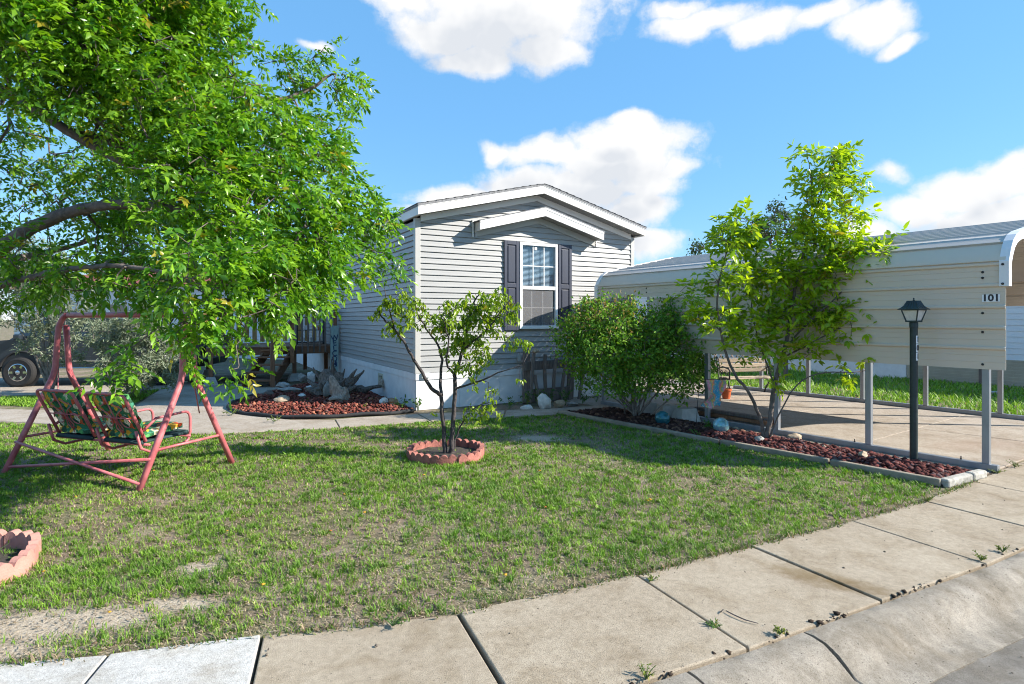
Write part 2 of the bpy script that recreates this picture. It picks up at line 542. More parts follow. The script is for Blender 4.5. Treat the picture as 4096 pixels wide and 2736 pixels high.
M_TGLASS = mat('car_glass', (.02, .03, .04), .06, var=.05, spec=.8)

M_CONC = concrete('sidewalk_concrete', (.300, .250, .190), (.39, .338, .268),
                  stain=[(*g(3330, 2330)[:2], .42, .13, -.55, (.15, .10, .045), .75), (*g(3230, 2290)[:2], .30, .10, -.5, (.19, .135, .07), .5)])
M_CONCN = concrete('new_concrete', (.44, .437, .43), (.53, .527, .52), pits=.25)
M_CONCD = concrete('driveway_concrete', (.33, .285, .24), (.42, .375, .325), pits=.7, broad=.8,
                   stain=[(6.3, 6.5, 1.6, .5, .6, (.28, .20, .14), .5), (5.9, 7.2, 1.0, .4, .3, (.27, .19, .14), .45)])
M_KERB = concrete('kerb_concrete', (.17, .15, .122), (.335, .305, .265), pits=1.8, broad=3.6)
M_ASPH = concrete('worn_asphalt', (.125, .115, .103), (.25, .235, .215), pits=.9, broad=2.4)


def glass_mat(name, tint, rough=.02, alpha_t=.5):
    """thin window glass: a mirror-like coat over a clear pane"""
    m = bpy.data.materials.new(name); m.use_nodes = True
    b = NB(m.node_tree); O = m.node_tree.nodes['Material Output']
    m.node_tree.nodes.remove(m.node_tree.nodes['Principled BSDF'])
    gl = b.n('ShaderNodeBsdfGlossy'); gl.inputs['Roughness'].default_value = rough; gl.inputs['Color'].default_value = (1, 1, 1, 1)
    tr = b.n('ShaderNodeBsdfTransparent'); tr.inputs['Color'].default_value = (*tint, 1)
    fr = b.n('ShaderNodeLayerWeight'); fr.inputs['Blend'].default_value = .5
    mx = b.n('ShaderNodeMixShader')
    b.l(b.m('ADD', b.m('MULTIPLY', b.m('POWER', fr.outputs['Facing'], 4.0), .8), .05, clamp=True), mx.inputs[0])
    b.l(tr.outputs[0], mx.inputs[1]); b.l(gl.outputs[0], mx.inputs[2]); b.l(mx.outputs[0], O.inputs['Surface'])
    return m


M_GLASS = glass_mat('window_glass', (.80, .86, .90))
M_SCREEN = mat('insect_screen', (.17, .17, .18), .8, var=.1, scale=3)


def screen_mat():
    m = bpy.data.materials.new('screen_mesh'); m.use_nodes = True
    b = NB(m.node_tree); O = m.node_tree.nodes['Material Output']; P = m.node_tree.nodes['Principled BSDF']
    P.inputs['Base Color'].default_value = (.20, .20, .215, 1); P.inputs['Roughness'].default_value = .7
    tr = b.n('ShaderNodeBsdfTransparent'); mx = b.n('ShaderNodeMixShader'); mx.inputs[0].default_value = .40
    b.l(tr.outputs[0], mx.inputs[1]); b.l(P.outputs[0], mx.inputs[2]); b.l(mx.outputs[0], O.inputs['Surface'])
    return m
M_SCREEN = screen_mat()


def floral_mat():
    m = bpy.data.materials.new('floral_cushion'); m.use_nodes = True
    b = NB(m.node_tree); P = m.node_tree.nodes['Principled BSDF']; P.inputs['Roughness'].default_value = .8
    tc = b.n('ShaderNodeTexCoord'); v = tc.outputs['Object']
    dv = b.vm('ADD', v, b.vm('MULTIPLY', b.noise(v, 14, 3, .6, out=1), (.09, .09, .09)))
    vo = b.n('ShaderNodeTexVoronoi'); vo.inputs['Scale'].default_value = 17; b.l(dv, vo.inputs['Vector'])
    sep = b.n('ShaderNodeSeparateColor'); b.l(vo.outputs['Color'], sep.inputs[0])
    c = b.ramp(sep.outputs[0], (0, (.012, .06, .03)), (.20, (.03, .18, .06)), (.36, (.10, .36, .10)), (.50, (.70, .08, .015)), (.66, (.85, .42, .02)), (.80, (.80, .70, .50)), (.90, (.04, .22, .14)), interp='CONSTANT')
    w = b.n('ShaderNodeTexWave'); w.inputs['Scale'].default_value = 16; w.inputs['Distortion'].default_value = 9; b.l(dv, w.inputs['Vector'])
    c = b.mix(b.m('MULTIPLY', b.m('GREATER_THAN', w.outputs['Fac'], .72), .6), c, (.02, .14, .05, 1))
    b.l(c, P.inputs['Base Color'])
    return m
M_FLORAL = floral_mat()


def flag_mat():
    m = bpy.data.materials.new('flag_print'); m.use_nodes = True
    b = NB(m.node_tree); P = m.node_tree.nodes['Principled BSDF']; P.inputs['Roughness'].default_value = .8
    tc = b.n('ShaderNodeTexCoord'); v = tc.outputs['Object']
    dv = b.vm('ADD', v, b.vm('MULTIPLY', b.noise(v, 7, 3, .6, out=1), (.22, .22, .22)))
    w = b.n('ShaderNodeTexWave'); w.inputs['Scale'].default_value = 1.5; w.inputs['Distortion'].default_value = 7; b.l(dv, w.inputs['Vector'])
    c = b.ramp(w.outputs['Fac'], (0, (.05, .34, .62)), (.22, (.12, .42, .42)), (.4, (.70, .16, .24)), (.62, (.78, .46, .05)), (.8, (.20, .40, .28)), (1, (.75, .28, .40)))
    n = b.noise(v, 60, 2, .5)
    c = b.mix(b.m('MULTIPLY', b.m('GREATER_THAN', n, .60), .6), c, (.75, .65, .68, 1))
    b.l(c, P.inputs['Base Color'])
    return m
M_FLAG = flag_mat()


def ball_mat():
    m = bpy.data.materials.new('crackle_glass'); m.use_nodes = True
    b = NB(m.node_tree); P = m.node_tree.nodes['Principled BSDF']
    tc = b.n('ShaderNodeTexCoord'); v = tc.outputs['Object']
    vo = b.n('ShaderNodeTexVoronoi'); vo.inputs['Scale'].default_value = 26; b.l(v, vo.inputs['Vector'])
    c = b.ramp(b.noise(v, 9, 5, .7), (.3, (.10, .26, .32)), (.55, (.25, .45, .50)), (.75, (.55, .66, .68)))
    b.l(b.mix(.10, c, vo.outputs['Color'], 'SOFT_LIGHT'), P.inputs['Base Color'])
    P.inputs['Roughness'].default_value = .22; P.inputs['Metallic'].default_value = .35
    bp = b.n('ShaderNodeBump'); bp.inputs['Strength'].default_value = .5; bp.inputs['Distance'].default_value = .004
    b.l(vo.outputs['Distance'], bp.inputs['Height']); b.l(bp.outputs[0], P.inputs['Normal'])
    return m
M_BALL = ball_mat()
def ball_dark():
    m = M_BALL.copy(); m.name = 'crackle_glass_teal'
    for n in m.node_tree.nodes:
        if n.type == 'VALTORGB':
            for e, c in zip(n.color_ramp.elements, ((.01, .07, .10), (.03, .16, .20), (.16, .32, .36))): e.color = (*c, 1)
    return m
M_BALLD = ball_dark()

M_LEAF = attr_mat('leaf', .29, .42, (1.45, 1.40, .45), spec=.5)
M_LEAFM = attr_mat('matt_leaf', .6, .28, (1.15, 1.2, .6), spec=.25)
M_GRASS = attr_mat('grass_blade', .55, .30, (1.15, 1.25, .6), spec=.3)
M_ROCK = attr_mat('lava_rock', .95, 0, spec=.15, bump=.8)

# ------------------------------------------------------------------ frames of the lot
HA = R(29.4)                                   # house front runs along this angle
H0 = g(1664, 1642)                             # front-left house corner
HX = Vector((math.cos(HA), math.sin(HA), 0)); HY = Vector((-math.sin(HA), math.cos(HA), 0))
CA = R(35.5)                                   # carport
C0 = Vector((5.0, 6.02, 0))
CXV = Vector((math.cos(CA), math.sin(CA), 0)); CYV = Vector((-math.sin(CA), math.cos(CA), 0))
rng = np.random.default_rng(11)
RND = random.Random(4)


def vnoise(x, y, s, seed=0):
    """smooth value noise on a numpy grid, 0..1"""
    r = np.random.default_rng(seed); tab = r.random((64, 64))
    x, y = np.asarray(x) * s, np.asarray(y) * s
    xi, yi = np.floor(x).astype(int), np.floor(y).astype(int)
    fx, fy = x - xi, y - yi
    fx, fy = fx * fx * (3 - 2 * fx), fy * fy * (3 - 2 * fy)
    a, b_ = tab[xi % 64, yi % 64], tab[(xi + 1) % 64, yi % 64]
    c, d = tab[xi % 64, (yi + 1) % 64], tab[(xi + 1) % 64, (yi + 1) % 64]
    return (a * (1 - fx) + b_ * fx) * (1 - fy) + (c * (1 - fx) + d * fx) * fy


def fbm(x, y, s, seed=0, o=4):
    t, a, n = 0, 1.0, 0
    for k in range(o):
        t = t + a * vnoise(x, y, s * 2 ** k, seed + k); n += a; a *= .55
    return t / n


def in_poly(x, y, poly):
    inside = np.zeros(len(x), bool); n = len(poly)
    for i in range(n):
        x1, y1 = poly[i][0], poly[i][1]; x2, y2 = poly[(i + 1) % n][0], poly[(i + 1) % n][1]
        if abs(y2 - y1) < 1e-12: continue
        c = ((y1 > y) != (y2 > y)) & (x < (x2 - x1) * (y - y1) / (y2 - y1) + x1)
        inside ^= c
    return inside


def dist_poly(x, y, pts):
    """distance to an open polyline"""
    best = np.full(len(x), 1e9)
    for (ax, ay), (bx, by) in zip(pts[:-1], pts[1:]):
        dx, dy = bx - ax, by - ay; L = dx * dx + dy * dy
        t = np.clip(((x - ax) * dx + (y - ay) * dy) / L, 0, 1)
        best = np.minimum(best, np.hypot(x - ax - t * dx, y - ay - t * dy))
    return best


def struct(name, mb, m, smooth=False, parent=None):
    o = mb.build(name, m, parent, smooth)
    if parent is None: o['kind'] = 'structure'
    return o


def group_struct(name):
    return empty(name, kind='structure')


# ------------------------------------------------------------------ ground, road, kerb, sidewalk
DRY = [(*g(130, 2500)[:2], .50, .20), (*g(420, 2465)[:2], .36, .14), (*g(720, 2415)[:2], .26, .10), (*g(800, 2268)[:2], .18, .09), (*g(30, 2600)[:2], .34, .10), (*g(2150, 1752)[:2], .42, .22)]
def ground_mat():
    m = bpy.data.materials.new('yard_soil'); m.use_nodes = True
    b = NB(m.node_tree); P = m.node_tree.nodes['Principled BSDF']; P.inputs['Roughness'].default_value = .95
    P.inputs['Specular IOR Level'].default_value = .15
    geo = b.n('ShaderNodeNewGeometry'); v = geo.outputs['Position']
    soil = b.ramp(b.noise(v, 2.2, 6, .65), (.3, (.15, .112, .085)), (.55, (.25, .195, .148)), (.75, (.44, .38, .305)))
    fine = b.ramp(b.noise(v, 75, 4, .75), (.3, (.45, .42, .4)), (.5, (1, 1, 1)), (.72, (1.45, 1.4, 1.3)))
    c = b.mix(1.0, soil, fine, 'MULTIPLY')
    gn = b.noise(v, 1.4, 5, .6)
    c = b.mix(b.ramp(gn, (.42, (0, 0, 0)), (.6, (.55, .55, .55))), c, (.10, .135, .04, 1))
    for (sx, sy, rx, ry) in DRY:               # worn spots of pale dry earth
        d = b.vm('SUBTRACT', v, (sx, sy, 0))
        q = b.vm('LENGTH', b.vm('MULTIPLY', d, (1 / rx, 1 / ry, 0)), out=1)
        f = b.m('MULTIPLY', b.m('ADD', b.m('SUBTRACT', 1.15, q), b.m('MULTIPLY', b.m('SUBTRACT', b.noise(v, 9, 5, .7), .5), 1.5)), 1.6, clamp=True)
        c = b.mix(f, c, b.mix(.8, (.44, .375, .30, 1), fine, 'MULTIPLY'))
    b.l(c, P.inputs['Base Color'])
    bp = b.n('ShaderNodeBump'); bp.inputs['Strength'].default_value = .8; bp.inputs['Distance'].default_value = .02
    b.l(b.noise(v, 60, 5, .7), bp.inputs['Height']); b.l(bp.outputs[0], P.inputs['Normal'])
    return m
M_YARD = ground_mat()

JOINTS = [  # inner and outer end of every sidewalk joint, left to right
    (Vector((-9.0, 2.10, 0)), Vector((-9.0, 1.2, 0))), (Vector((-6.0, 2.30, 0)), Vector((-5.95, 1.42, 0))), (Vector((-3.35, 2.50, 0)), Vector((-3.25, 1.62, 0))),
    (g(434, 2621), None, (.21, -.977)), (g(1048, 2542), None, (.296, -.955)), (g(1832, 2456), None, (.379, -.925)),
    (g(2541, 2298), None, (.424, -.906)), (g(3003, 2184), None, (.466, -.885)), (g(3411, 2086), None, (.449, -.893)),
    (g(3690, 2003), None, (.47, -.883)), (g(3895, 1928), None, (.50, -.866)), (Vector((5.62, 6.33, 0)), None, (.53, -.848)),
    (Vector((6.65, 6.98, 0)), None, (.55, -.835)), (Vector((7.75, 7.72, 0)), None, (.55, -.835)), (Vector((10.5, 9.5, 0)), None, (.55, -.835)), (Vector((20, 15.5, 0)), None, (.55, -.835)),
]
INNER, OUTER = [], []
for j in JOINTS:
    a = j[0]
    o = j[1] if j[1] is not None else a + Vector((j[2][0], j[2][1], 0)) * .885
    INNER.append(a); OUTER.append(o)

struct('ground', MB().add([(-600, -600, -.20), (600, -600, -.20), (600, 900, -.20), (-600, 900, -.20)], [(0, 1, 2, 3)]), M_YARD)
yard_poly = [(p.x, p.y) for p in INNER] + [(120, 60), (120, 400), (-250, 400), (-250, 2)]
struct('yard', MB().prism(yard_poly, -.19, -.006), M_YARD)

walk = group_struct('sidewalk')
for i in range(len(INNER) - 1):
    a, b2, c, d = INNER[i], INNER[i + 1], OUTER[i + 1], OUTER[i]
    def inset(p, q, r_, gap=.006): return p + (q - p).normalized() * gap
    gp_ = .008 if i != 5 else .012
    poly = [inset(a, b2, 0, gp_), inset(b2, a, 0, gp_), inset(c, d, 0, gp_), inset(d, c, 0, gp_)]
    dz = [0, 0, 0, .004, -.004, .004, -.003, .002, 0, .002, 0, 0, 0, 0, 0, 0][i]
    m_ = M_CONCN if 2 <= i <= 3 else M_CONC
    MB().prism([(p.x, p.y) for p in poly], -.12, .004 + dz, .007).build('slab', m_, walk)

# rolled kerb in cast lengths, broken at the cracks the photograph shows
def resample(pts, step):
    out = [pts[0].copy()]
    for a, c in zip(pts[:-1], pts[1:]):
        n = max(1, int((c - a).length / step))
        for k in range(1, n + 1): out.append(a.lerp(c, k / n))
    return out

def smooth_line(pts, n=2):
    for _ in range(n):
        q = [pts[0]]
        for a, c in zip(pts[:-1], pts[1:]): q += [a.lerp(c, .25), a.lerp(c, .75)]
        q.append(pts[-1]); pts = q
    return pts

kerb_line = resample([p.copy() for p in OUTER], .04)
PROF = [(.014, -.16), (.014, -.008), (.026, .003), (.07, .004), (.13, -.006), (.19, -.040), (.235, -.085), (.27, -.113), (.33, -.124), (.42, -.132), (.42, -.17)]
kerb = group_struct('kerb')
cuts = []
for q in (g(2738, 2677), g(3207, 2534)):
    cuts.append(min(range(len(kerb_line)), key=lambda i: (kerb_line[i].xy - q.xy).length))
cuts = [0] + sorted(cuts + [min(range(len(kerb_line)), key=lambda i: (kerb_line[i].xy - Vector((x, 0)).xy).length if False else abs(kerb_line[i].x - x)) for x in (-5, -2.0, 3.9, 6.4)]) + [len(kerb_line) - 1]
for s0, s1 in zip(cuts[:-1], cuts[1:]):
    seg = kerb_line[s0:s1 + 1]
    if len(seg) < 2: continue
    vs, fs = [], []
    n = len(PROF)
    for i, p in enumerate(seg):
        gi_ = s0 + i
        a = kerb_line[max(0, gi_ - 1)]; c = kerb_line[min(len(kerb_line) - 1, gi_ + 1)]
        t = (c - a).normalized(); nrm = Vector((t.y, -t.x, 0))
        end = .009 if i == 0 else (-.009 if i == len(seg) - 1 else 0)
        for k, (u, z) in enumerate(PROF):
            jig = (RND.random() - .5) * .013 if 1 <= k <= 9 else 0
            skew = .06 * (u / .42) * (1 if i in (0, len(seg) - 1) else 0)
            vs.append(p + nrm * (u + jig * .8) + t * (end + skew) + Vector((0, 0, z + jig * .8)))
    for i in range(len(seg) - 1):
        for k in range(n - 1): fs.append((i * n + k, i * n + k + 1, (i + 1) * n + k + 1, (i + 1) * n + k))
    fs += [tuple(range(n)), tuple(range((len(seg) - 1) * n + n - 1, (len(seg) - 1) * n - 1, -1))]
    MB().add(vs, fs).build('kerb_section', M_KERB, kerb, 'auto')
road_in = [(p.x + .30 * .45, p.y - .30 * .89) for p in OUTER]
struct('road', MB().add([(x, y, -.136) for x, y in road_in] + [(40, -40, -.136), (-40, -40, -.136)], [tuple(range(len(road_in) + 2))]), M_ASPH)

# grit and dirt caught along the back of the kerb
V, T, Cc = [], [], []
def add_pebble(V, T, Cc, c, r, col, seed_rng, flat=.7):
    """a low, jagged stone of 20 faces"""
    base = ICO_V * (r * (0.6 + .85 * seed_rng.random((12, 1)))) * np.array([1, .8 + .4 * seed_rng.random(), flat])
    a = seed_rng.random() * 6.28; ca, sa = math.cos(a), math.sin(a)
    rot = np.array([[ca, -sa, 0], [sa, ca, 0], [0, 0, 1]])
    T.append(ICO_F + 12 * len(V)); V.append(base @ rot.T + np.array(c)); Cc.append(np.tile(np.array(col), (12, 1)))
_bm = bmesh.new(); bmesh.ops.create_icosphere(_bm, subdivisions=1, radius=1)
_bm.verts.index_update()
ICO_V = np.array([v.co[:] for v in _bm.verts]); ICO_F = np.array([[v.index for v in f.verts] for f in _bm.faces]); _bm.free()
for k in range(900):
    i = int(rng.integers(0, len(kerb_line) - 1)); p = kerb_line[i]
    if rng.random() > .25 + .75 * float(vnoise([p.x], [p.y], 3, 3)[0] > .5): continue
    cc = np.array((.055, .04, .03)) * (.6 + 1.2 * rng.random()) if rng.random() < .8 else np.array((.24, .20, .16))
    add_pebble(V, T, Cc, (p.x + rng.normal() * .012, p.y + rng.normal() * .012, .004 + .004 * rng.random()), .004 + .012 * rng.random() ** 2, cc, rng)
for k in range(700):                          # grit in the gutter and on the slabs
    i = int(rng.integers(0, len(kerb_line) - 1)); p = kerb_line[i]
    u = rng.random()
    off = .40 + .5 * rng.random() ** 2 if u < .6 else -rng.random() * .85
    a = kerb_line[max(0, i - 1)]; c = kerb_line[i + 1]; t = (c - a).normalized()
    q = p + Vector((t.y, -t.x, 0)) * off
    z = -.130 if off > 0 else .008
    cc = np.array((.10, .085, .07)) * (.5 + 1.6 * rng.random())
    add_pebble(V, T, Cc, (q.x, q.y, z), .002 + .006 * rng.random() ** 3, cc, rng)
o = link('grit', np_mesh('grit', np.concatenate(V), np.concatenate(T), M_ROCK, np.concatenate(Cc)))
tag(o, 'dark dirt and grit caught along the kerb and gutter', 'grit', kind='stuff')

# ------------------------------------------------------------------ walkway, pad and driveway
def px_poly(l, z=0): return [(g(*p).x, g(*p).y) for p in l]
path = group_struct('walkway')
WF = [(1394, 1708), (1700, 1688), (2013, 1668), (2234, 1657)]
pieces = [
    [(942, 1657), (1168, 1681), (1338, 1681), (1356, 1711), (900, 1734), (560, 1739), (500, 1650), (640, 1560), (700, 1537), (1110, 1537), (1125, 1556), (1000, 1590), (905, 1628)],
    [(1342, 1679), (1428, 1671), (1668, 1657), (1722, 1686), (1394, 1708), (1360, 1710)],
    [(1674, 1656), (1850, 1650), (2020, 1642), (2012, 1669), (1727, 1685)],
    [(2026, 1641), (2245, 1632), (2400, 1622), (2470, 1634), (2300, 1652), (2234, 1657), (2018, 1668)],
]
for pl in pieces:
    MB().prism(px_poly(pl), -.1, .006, .008).build('slab', M_CONCD, path)
MB().prism(px_poly([(-500, 1618), (490, 1652), (552, 1738), (300, 1700), (-500, 1660)]), -.1, .002, .008).build('slab', M_CONCD, path)
# second concrete drive on the far left, where the truck stands
MB().prism([(-19, 10.6), (-8.2, 12.3), (-7.4, 14.2), (-19, 16.5)], -.1, .004, .008).build('parking_pad', M_CONCD, None).__setitem__('kind', 'structure')

drive = group_struct('driveway')
def cp(x, y, z=0): return C0 + CXV * x + CYV * y + Vector((0, 0, z))
def carp_poly(l): return [(cp(x, y).x, cp(x, y).y) for x, y in l]
ys = [-.42, 1.35, 3.1, 4.9, 6.7, 9.2]
for k in range(5):
    for x0, x1 in ((-.24, 2.05), (2.05, 4.5)):
        y0, y1 = ys[k], ys[k + 1]
        p = carp_poly([(x0 + .004, y0 + .004), (x1 - .004, y0 + .004), (x1 - .004, y1 - .004), (x0 + .004, y1 - .004)])
        if k == 0:
            p[0] = (4.83, 5.85) if x0 < 0 else (6.86, 7.17)
            p[1] = (6.84, 7.155) if x0 < 0 else (8.9, 8.50)
        MB().prism(p, -.1, .008, .006).build('slab', M_CONCD, drive)

# ------------------------------------------------------------------ planting beds: lava rock
EDGE_R = [g(*p) for p in [(2234, 1655), (2480, 1702), (2700, 1741), (2881, 1778), (3320, 1860), (3500, 1895), (3770, 1948)]]
EDGE_RB = [g(3925, 1912)] + [cp(-.27, y) for y in (.05, 1.2, 2.6, 4.0, 5.0)] + [g(2420, 1640), g(2300, 1651)]
BED_R = [(p.x, p.y) for p in EDGE_R] + [(p.x, p.y) for p in EDGE_RB]
EDGE_L = [g(*p) for p in [(1010, 1588), (935, 1612), (905, 1632), (942, 1655), (1050, 1669), (1168, 1676), (1300, 1674), (1428, 1666), (1560, 1660), (1655, 1650)]]
hl = lambda x, y, z=0: H0 + HX * x + HY * y + Vector((0, 0, z))
BED_L = [(p.x, p.y) for p in EDGE_L] + [(hl(-.03, .05).x, hl(-.03, .05).y), (hl(-.03, 5.4).x, hl(-.03, 5.4).y), (g(1190, 1545).x, g(1190, 1545).y), (g(1110, 1562).x, g(1110, 1562).y)]

def bed(name, poly, n, size, cols, label, moundh, base_mat, msh):
    mb = MB().prism(poly, -.05, .022)
    o = mb.build(name + '_soil', base_mat); o['kind'] = 'structure'
    xs = [p[0] for p in poly]; ys_ = [p[1] for p in poly]
    V, T, C = [], [], []
    X = rng.uniform(min(xs), max(xs), n * 4); Y = rng.uniform(min(ys_), max(ys_), n * 4)
    ok = in_poly(X, Y, poly); X, Y = X[ok], Y[ok]
    e = dist_poly(X, Y, poly + [poly[0]]) if True else 0
    X, Y, e = X[:n], Y[:n], e[:n]
    for x, y, ee in zip(X, Y, e):
        if ee < .02: continue
        r = size * (.35 + 1.15 * rng.random() ** 2)
        zz = .018 + min(moundh, ee * .25) * (.4 + .6 * rng.random()) 
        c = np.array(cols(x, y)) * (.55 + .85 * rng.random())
        add_pebble(V, T, C, (x, y, zz), r, c, rng, .75)
    o = link('lava_rock', np_mesh('lava_rock', np.concatenate(V), np.concatenate(T), M_ROCK, np.concatenate(C)))
    tag(o, label, 'lava rock', kind='stuff')
    return o

def col_l(x, y): return (.185, .054, .042) if rng.random() < .74 else ((.30, .12, .075) if rng.random() < .55 else (.13, .07, .06))
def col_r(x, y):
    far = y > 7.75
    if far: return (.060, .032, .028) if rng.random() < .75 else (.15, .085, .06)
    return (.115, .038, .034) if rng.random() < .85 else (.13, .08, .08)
bed('left_bed', BED_L, 9000, .025, col_l, 'bright red lava rock filling the bed beside the house', .10, M_SOIL, 0)
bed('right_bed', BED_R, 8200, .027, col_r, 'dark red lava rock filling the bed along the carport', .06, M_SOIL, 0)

# black plastic edging of the left bed
el = resample(smooth_line([p + Vector((0, 0, .03)) for p in EDGE_L], 2), .08)
tag(MB().tube([p + Vector((0, 0, .008 * math.sin(i * .9))) for i, p in enumerate(el)], .032, 8).build('lawn_edging', M_RUB, None, True), 'black plastic edging curving round the red rock bed', 'edging')
# timber edging of the right bed
te = empty('timber_edging', EDGE_R[0], 0, 'weathered timber edging between the lawn and the dark rock bed', 'edging')
eb = [EDGE_R[0], EDGE_R[3], EDGE_R[4] * .55 + EDGE_R[3] * .45 if False else EDGE_R[4], EDGE_R[6]]
for i, (a, c) in enumerate(zip(eb[:-1], eb[1:])):
    off = -EDGE_R[0]
    d = (c - a).normalized() * .012
    MB().beam(a + off + d + Vector((0, 0, .03)), c + off - d + Vector((0, 0, .025 + .006 * i)), .065, .075, bev=.012).build('timber', M_TIMB, te)
pa, pb = g(3775, 1948), g(3931, 1908)
M_OLDW = mat('flaking_white', (.36, .345, .31), .9, var=.4, scale=14, bump=.6, bscale=40)
t1 = empty('painted_edging', pa, 0, 'short white painted timber end of the bed by the sidewalk', 'edging')
MB().beam((0, 0, .035), (pb - pa) * .62 + Vector((0, 0, .035)), .085, .085, bev=.018).build('timber', M_OLDW, t1)
MB().beam((pb - pa) * .64 + Vector((0, 0, .04)), (pb - pa) + Vector((0, 0, .035)), .09, .085, bev=.022).build('timber', M_OLDW, t1)

# ------------------------------------------------------------------ lawn
LAWN_EDGE_B = [g(*p) for p in [(-700, 1668), (300, 1702), (560, 1741), (900, 1736), (1394, 1710), (1700, 1690), (2013, 1670), (2228, 1660)]]
LAWN = [(p.x, p.y) for p in INNER[1:9]] + [(g(3760, 1962).x, g(3760, 1962).y)] + [(p.x, p.y) for p in EDGE_R[::-1]] + [(p.x, p.y) for p in LAWN_EDGE_B[::-1]] + [(-9, 7.5)]
BARE = [(*g(120, 2505)[:2], .50, .20), (*g(420, 2468)[:2], .36, .14), (*g(710, 2415)[:2], .26, .10), (*g(800, 2265)[:2], .14, .07), (*g(2150, 1752)[:2], .42, .22), (*g(2330, 1765)[:2], .3, .12),
        (*g(1500, 1780)[:2], .3, .12), (*g(30, 2600)[:2], .3, .08), (*g(1300, 1765)[:2], .5, .1)]


def blades(X, Y, Hh, Wd, col, lean, seed=1, z0=-.004):
    n = len(X); r = np.random.default_rng(seed)
    a = r.uniform(0, 2 * np.pi, n)
    dx, dy = np.cos(a), np.sin(a)
    ln = lean * (.3 + r.random(n)) * Hh
    V = np.zeros((n, 5, 3), np.float32)
    sx, sy = -dy * Wd / 2, dx * Wd / 2
    V[:, 0] = np.stack([X - sx, Y - sy, np.full(n, z0)], 1)
    V[:, 1] = np.stack([X + sx, Y + sy, np.full(n, z0)], 1)
    mx, my = X + dx * ln * .35, Y + dy * ln * .35
    V[:, 2] = np.stack([mx - sx * .8, my - sy * .8, z0 + Hh * .6], 1)
    V[:, 3] = np.stack([mx + sx * .8, my + sy * .8, z0 + Hh * .6], 1)
    V[:, 4] = np.stack([X + dx * ln, Y + dy * ln, z0 + Hh], 1)
    b0 = np.arange(n, dtype=np.int32)[:, None] * 5
    T = np.concatenate([b0 + np.array([[0, 1, 3]]), b0 + np.array([[0, 3, 2]]), b0 + np.array([[2, 3, 4]])], 0)
    C = np.repeat(col, 5, 0)
    return V.reshape(-1, 3), T, C


def lawn_patch(poly, n, dmin, seed, hmul=1.0, green=0.0, name='grass', label='', wmul=1.0, dens_pow=1.6, cmul=1.0, tuft=0.0):
    r = np.random.default_rng(seed)
    xs = np.array([p[0] for p in poly]); ys_ = np.array([p[1] for p in poly])
    X = []; Y = []; cnt = 0
    # sample denser near the street
    while cnt < n:
        x = r.uniform(xs.min(), xs.max(), n * 2); y = r.uniform(ys_.min(), ys_.max(), n * 2)
        keep = (r.random(n * 2) < np.clip((dmin / np.maximum(y, .5)) ** dens_pow, 0, 1)) & in_poly(x, y, poly)
        x, y = x[keep], y[keep]
        X.append(x); Y.append(y); cnt += len(x)
    X = np.concatenate(X)[:n]; Y = np.concatenate(Y)[:n]
    tone = np.ones(n)
    if tuft:                                     # most blades stand in tufts of about sixteen
        k = int(n * tuft); nc = k // 16
        c = r.integers(0, n - k, k) if nc == 0 else (n - 1 - r.integers(0, n - k, nc))[r.integers(0, nc, k)]
        rad = .004 + .022 * r.random(k) ** .7 * np.clip(Y[c] / 4.5, .8, 1.6); an = r.uniform(0, 2 * np.pi, k)
        tt = .72 + .62 * r.random(n)
        cx_, cy_ = X[c].copy(), Y[c].copy()
        X[:k] = cx_ + np.cos(an) * rad; Y[:k] = cy_ + np.sin(an) * rad
        tone[:k] = tt[c]
    big = fbm(X, Y, .9, seed, 4); mid = fbm(X, Y, 5.5, seed + 9, 3); small = vnoise(X, Y, 22, seed + 20)
    bare = np.zeros(n)
    for bx, by, rx, ry in BARE:
        q = ((X - bx) / rx) ** 2 + ((Y - by) / ry) ** 2
        bare = np.maximum(bare, np.exp(-q * 1.1) * 1.25 + (mid - .5) * .5 * (q < 2.5))
    life = big * .55 + mid * .45 + green
    if tuft:                                     # thin and dry along the sidewalk
        ed = np.clip(dist_poly(X, Y, [(p.x, p.y) for p in INNER]) / .22, .0, 1); life = life - .16 * (1 - ed)
    keep = (r.random(n) < np.clip((life - .25) * 4.4 + (small - .5) * 1.7, .12, 1)) & (r.random(n) > bare)
    X, Y, life, mid, small, tone = X[keep], Y[keep], life[keep], mid[keep], small[keep], tone[keep]
    n = len(X)
    dry = r.random(n) < np.clip(.54 - (life - .3) * 1.6, .10, .74)
    Hh = (.010 + .030 * np.clip(life, 0, 1) * (.4 + .9 * r.random(n)) + .02 * (small > .7) * r.random(n)) * hmul
    Hh = np.where(dry, Hh * .55, Hh)
    g1, g2, g3 = np.array((.105, .215, .018)), np.array((.225, .345, .036)), np.array((.075, .165, .022))
    t = r.random((n, 1)); u = (mid[:, None] - .3) * 1.8
    col = g1 * (1 - t) + g2 * t
    col = col * (1 - np.clip(u, 0, .7)) + g3 * np.clip(u, 0, .7)
    d1, d2 = np.array((.46, .37, .25)), np.array((.25, .185, .12))
    t2 = r.random((n, 1))
    col = np.where(dry[:, None], d1 * t2 + d2 * (1 - t2), col)
    col = col * cmul * tone[:, None]
    Hh = Hh * (.7 + .45 * tone)
    Wd = (.0042 + .0035 * r.random(n)) * wmul * np.clip(Y / 4.5, .75, 2.2)
    V, T, C = blades(X, Y, Hh, Wd, col, np.where(dry, 1.9, .9), seed + 3)
    o = link(name, np_mesh(name, V, T, M_GRASS, C))
    tag(o, label, 'grass', kind='stuff')
    return o

lawn_patch(LAWN, 340000, 3.0, 21, tuft=.60, cmul=1.18, name='front_lawn', label='patchy green and straw coloured front lawn', dens_pow=1.35)
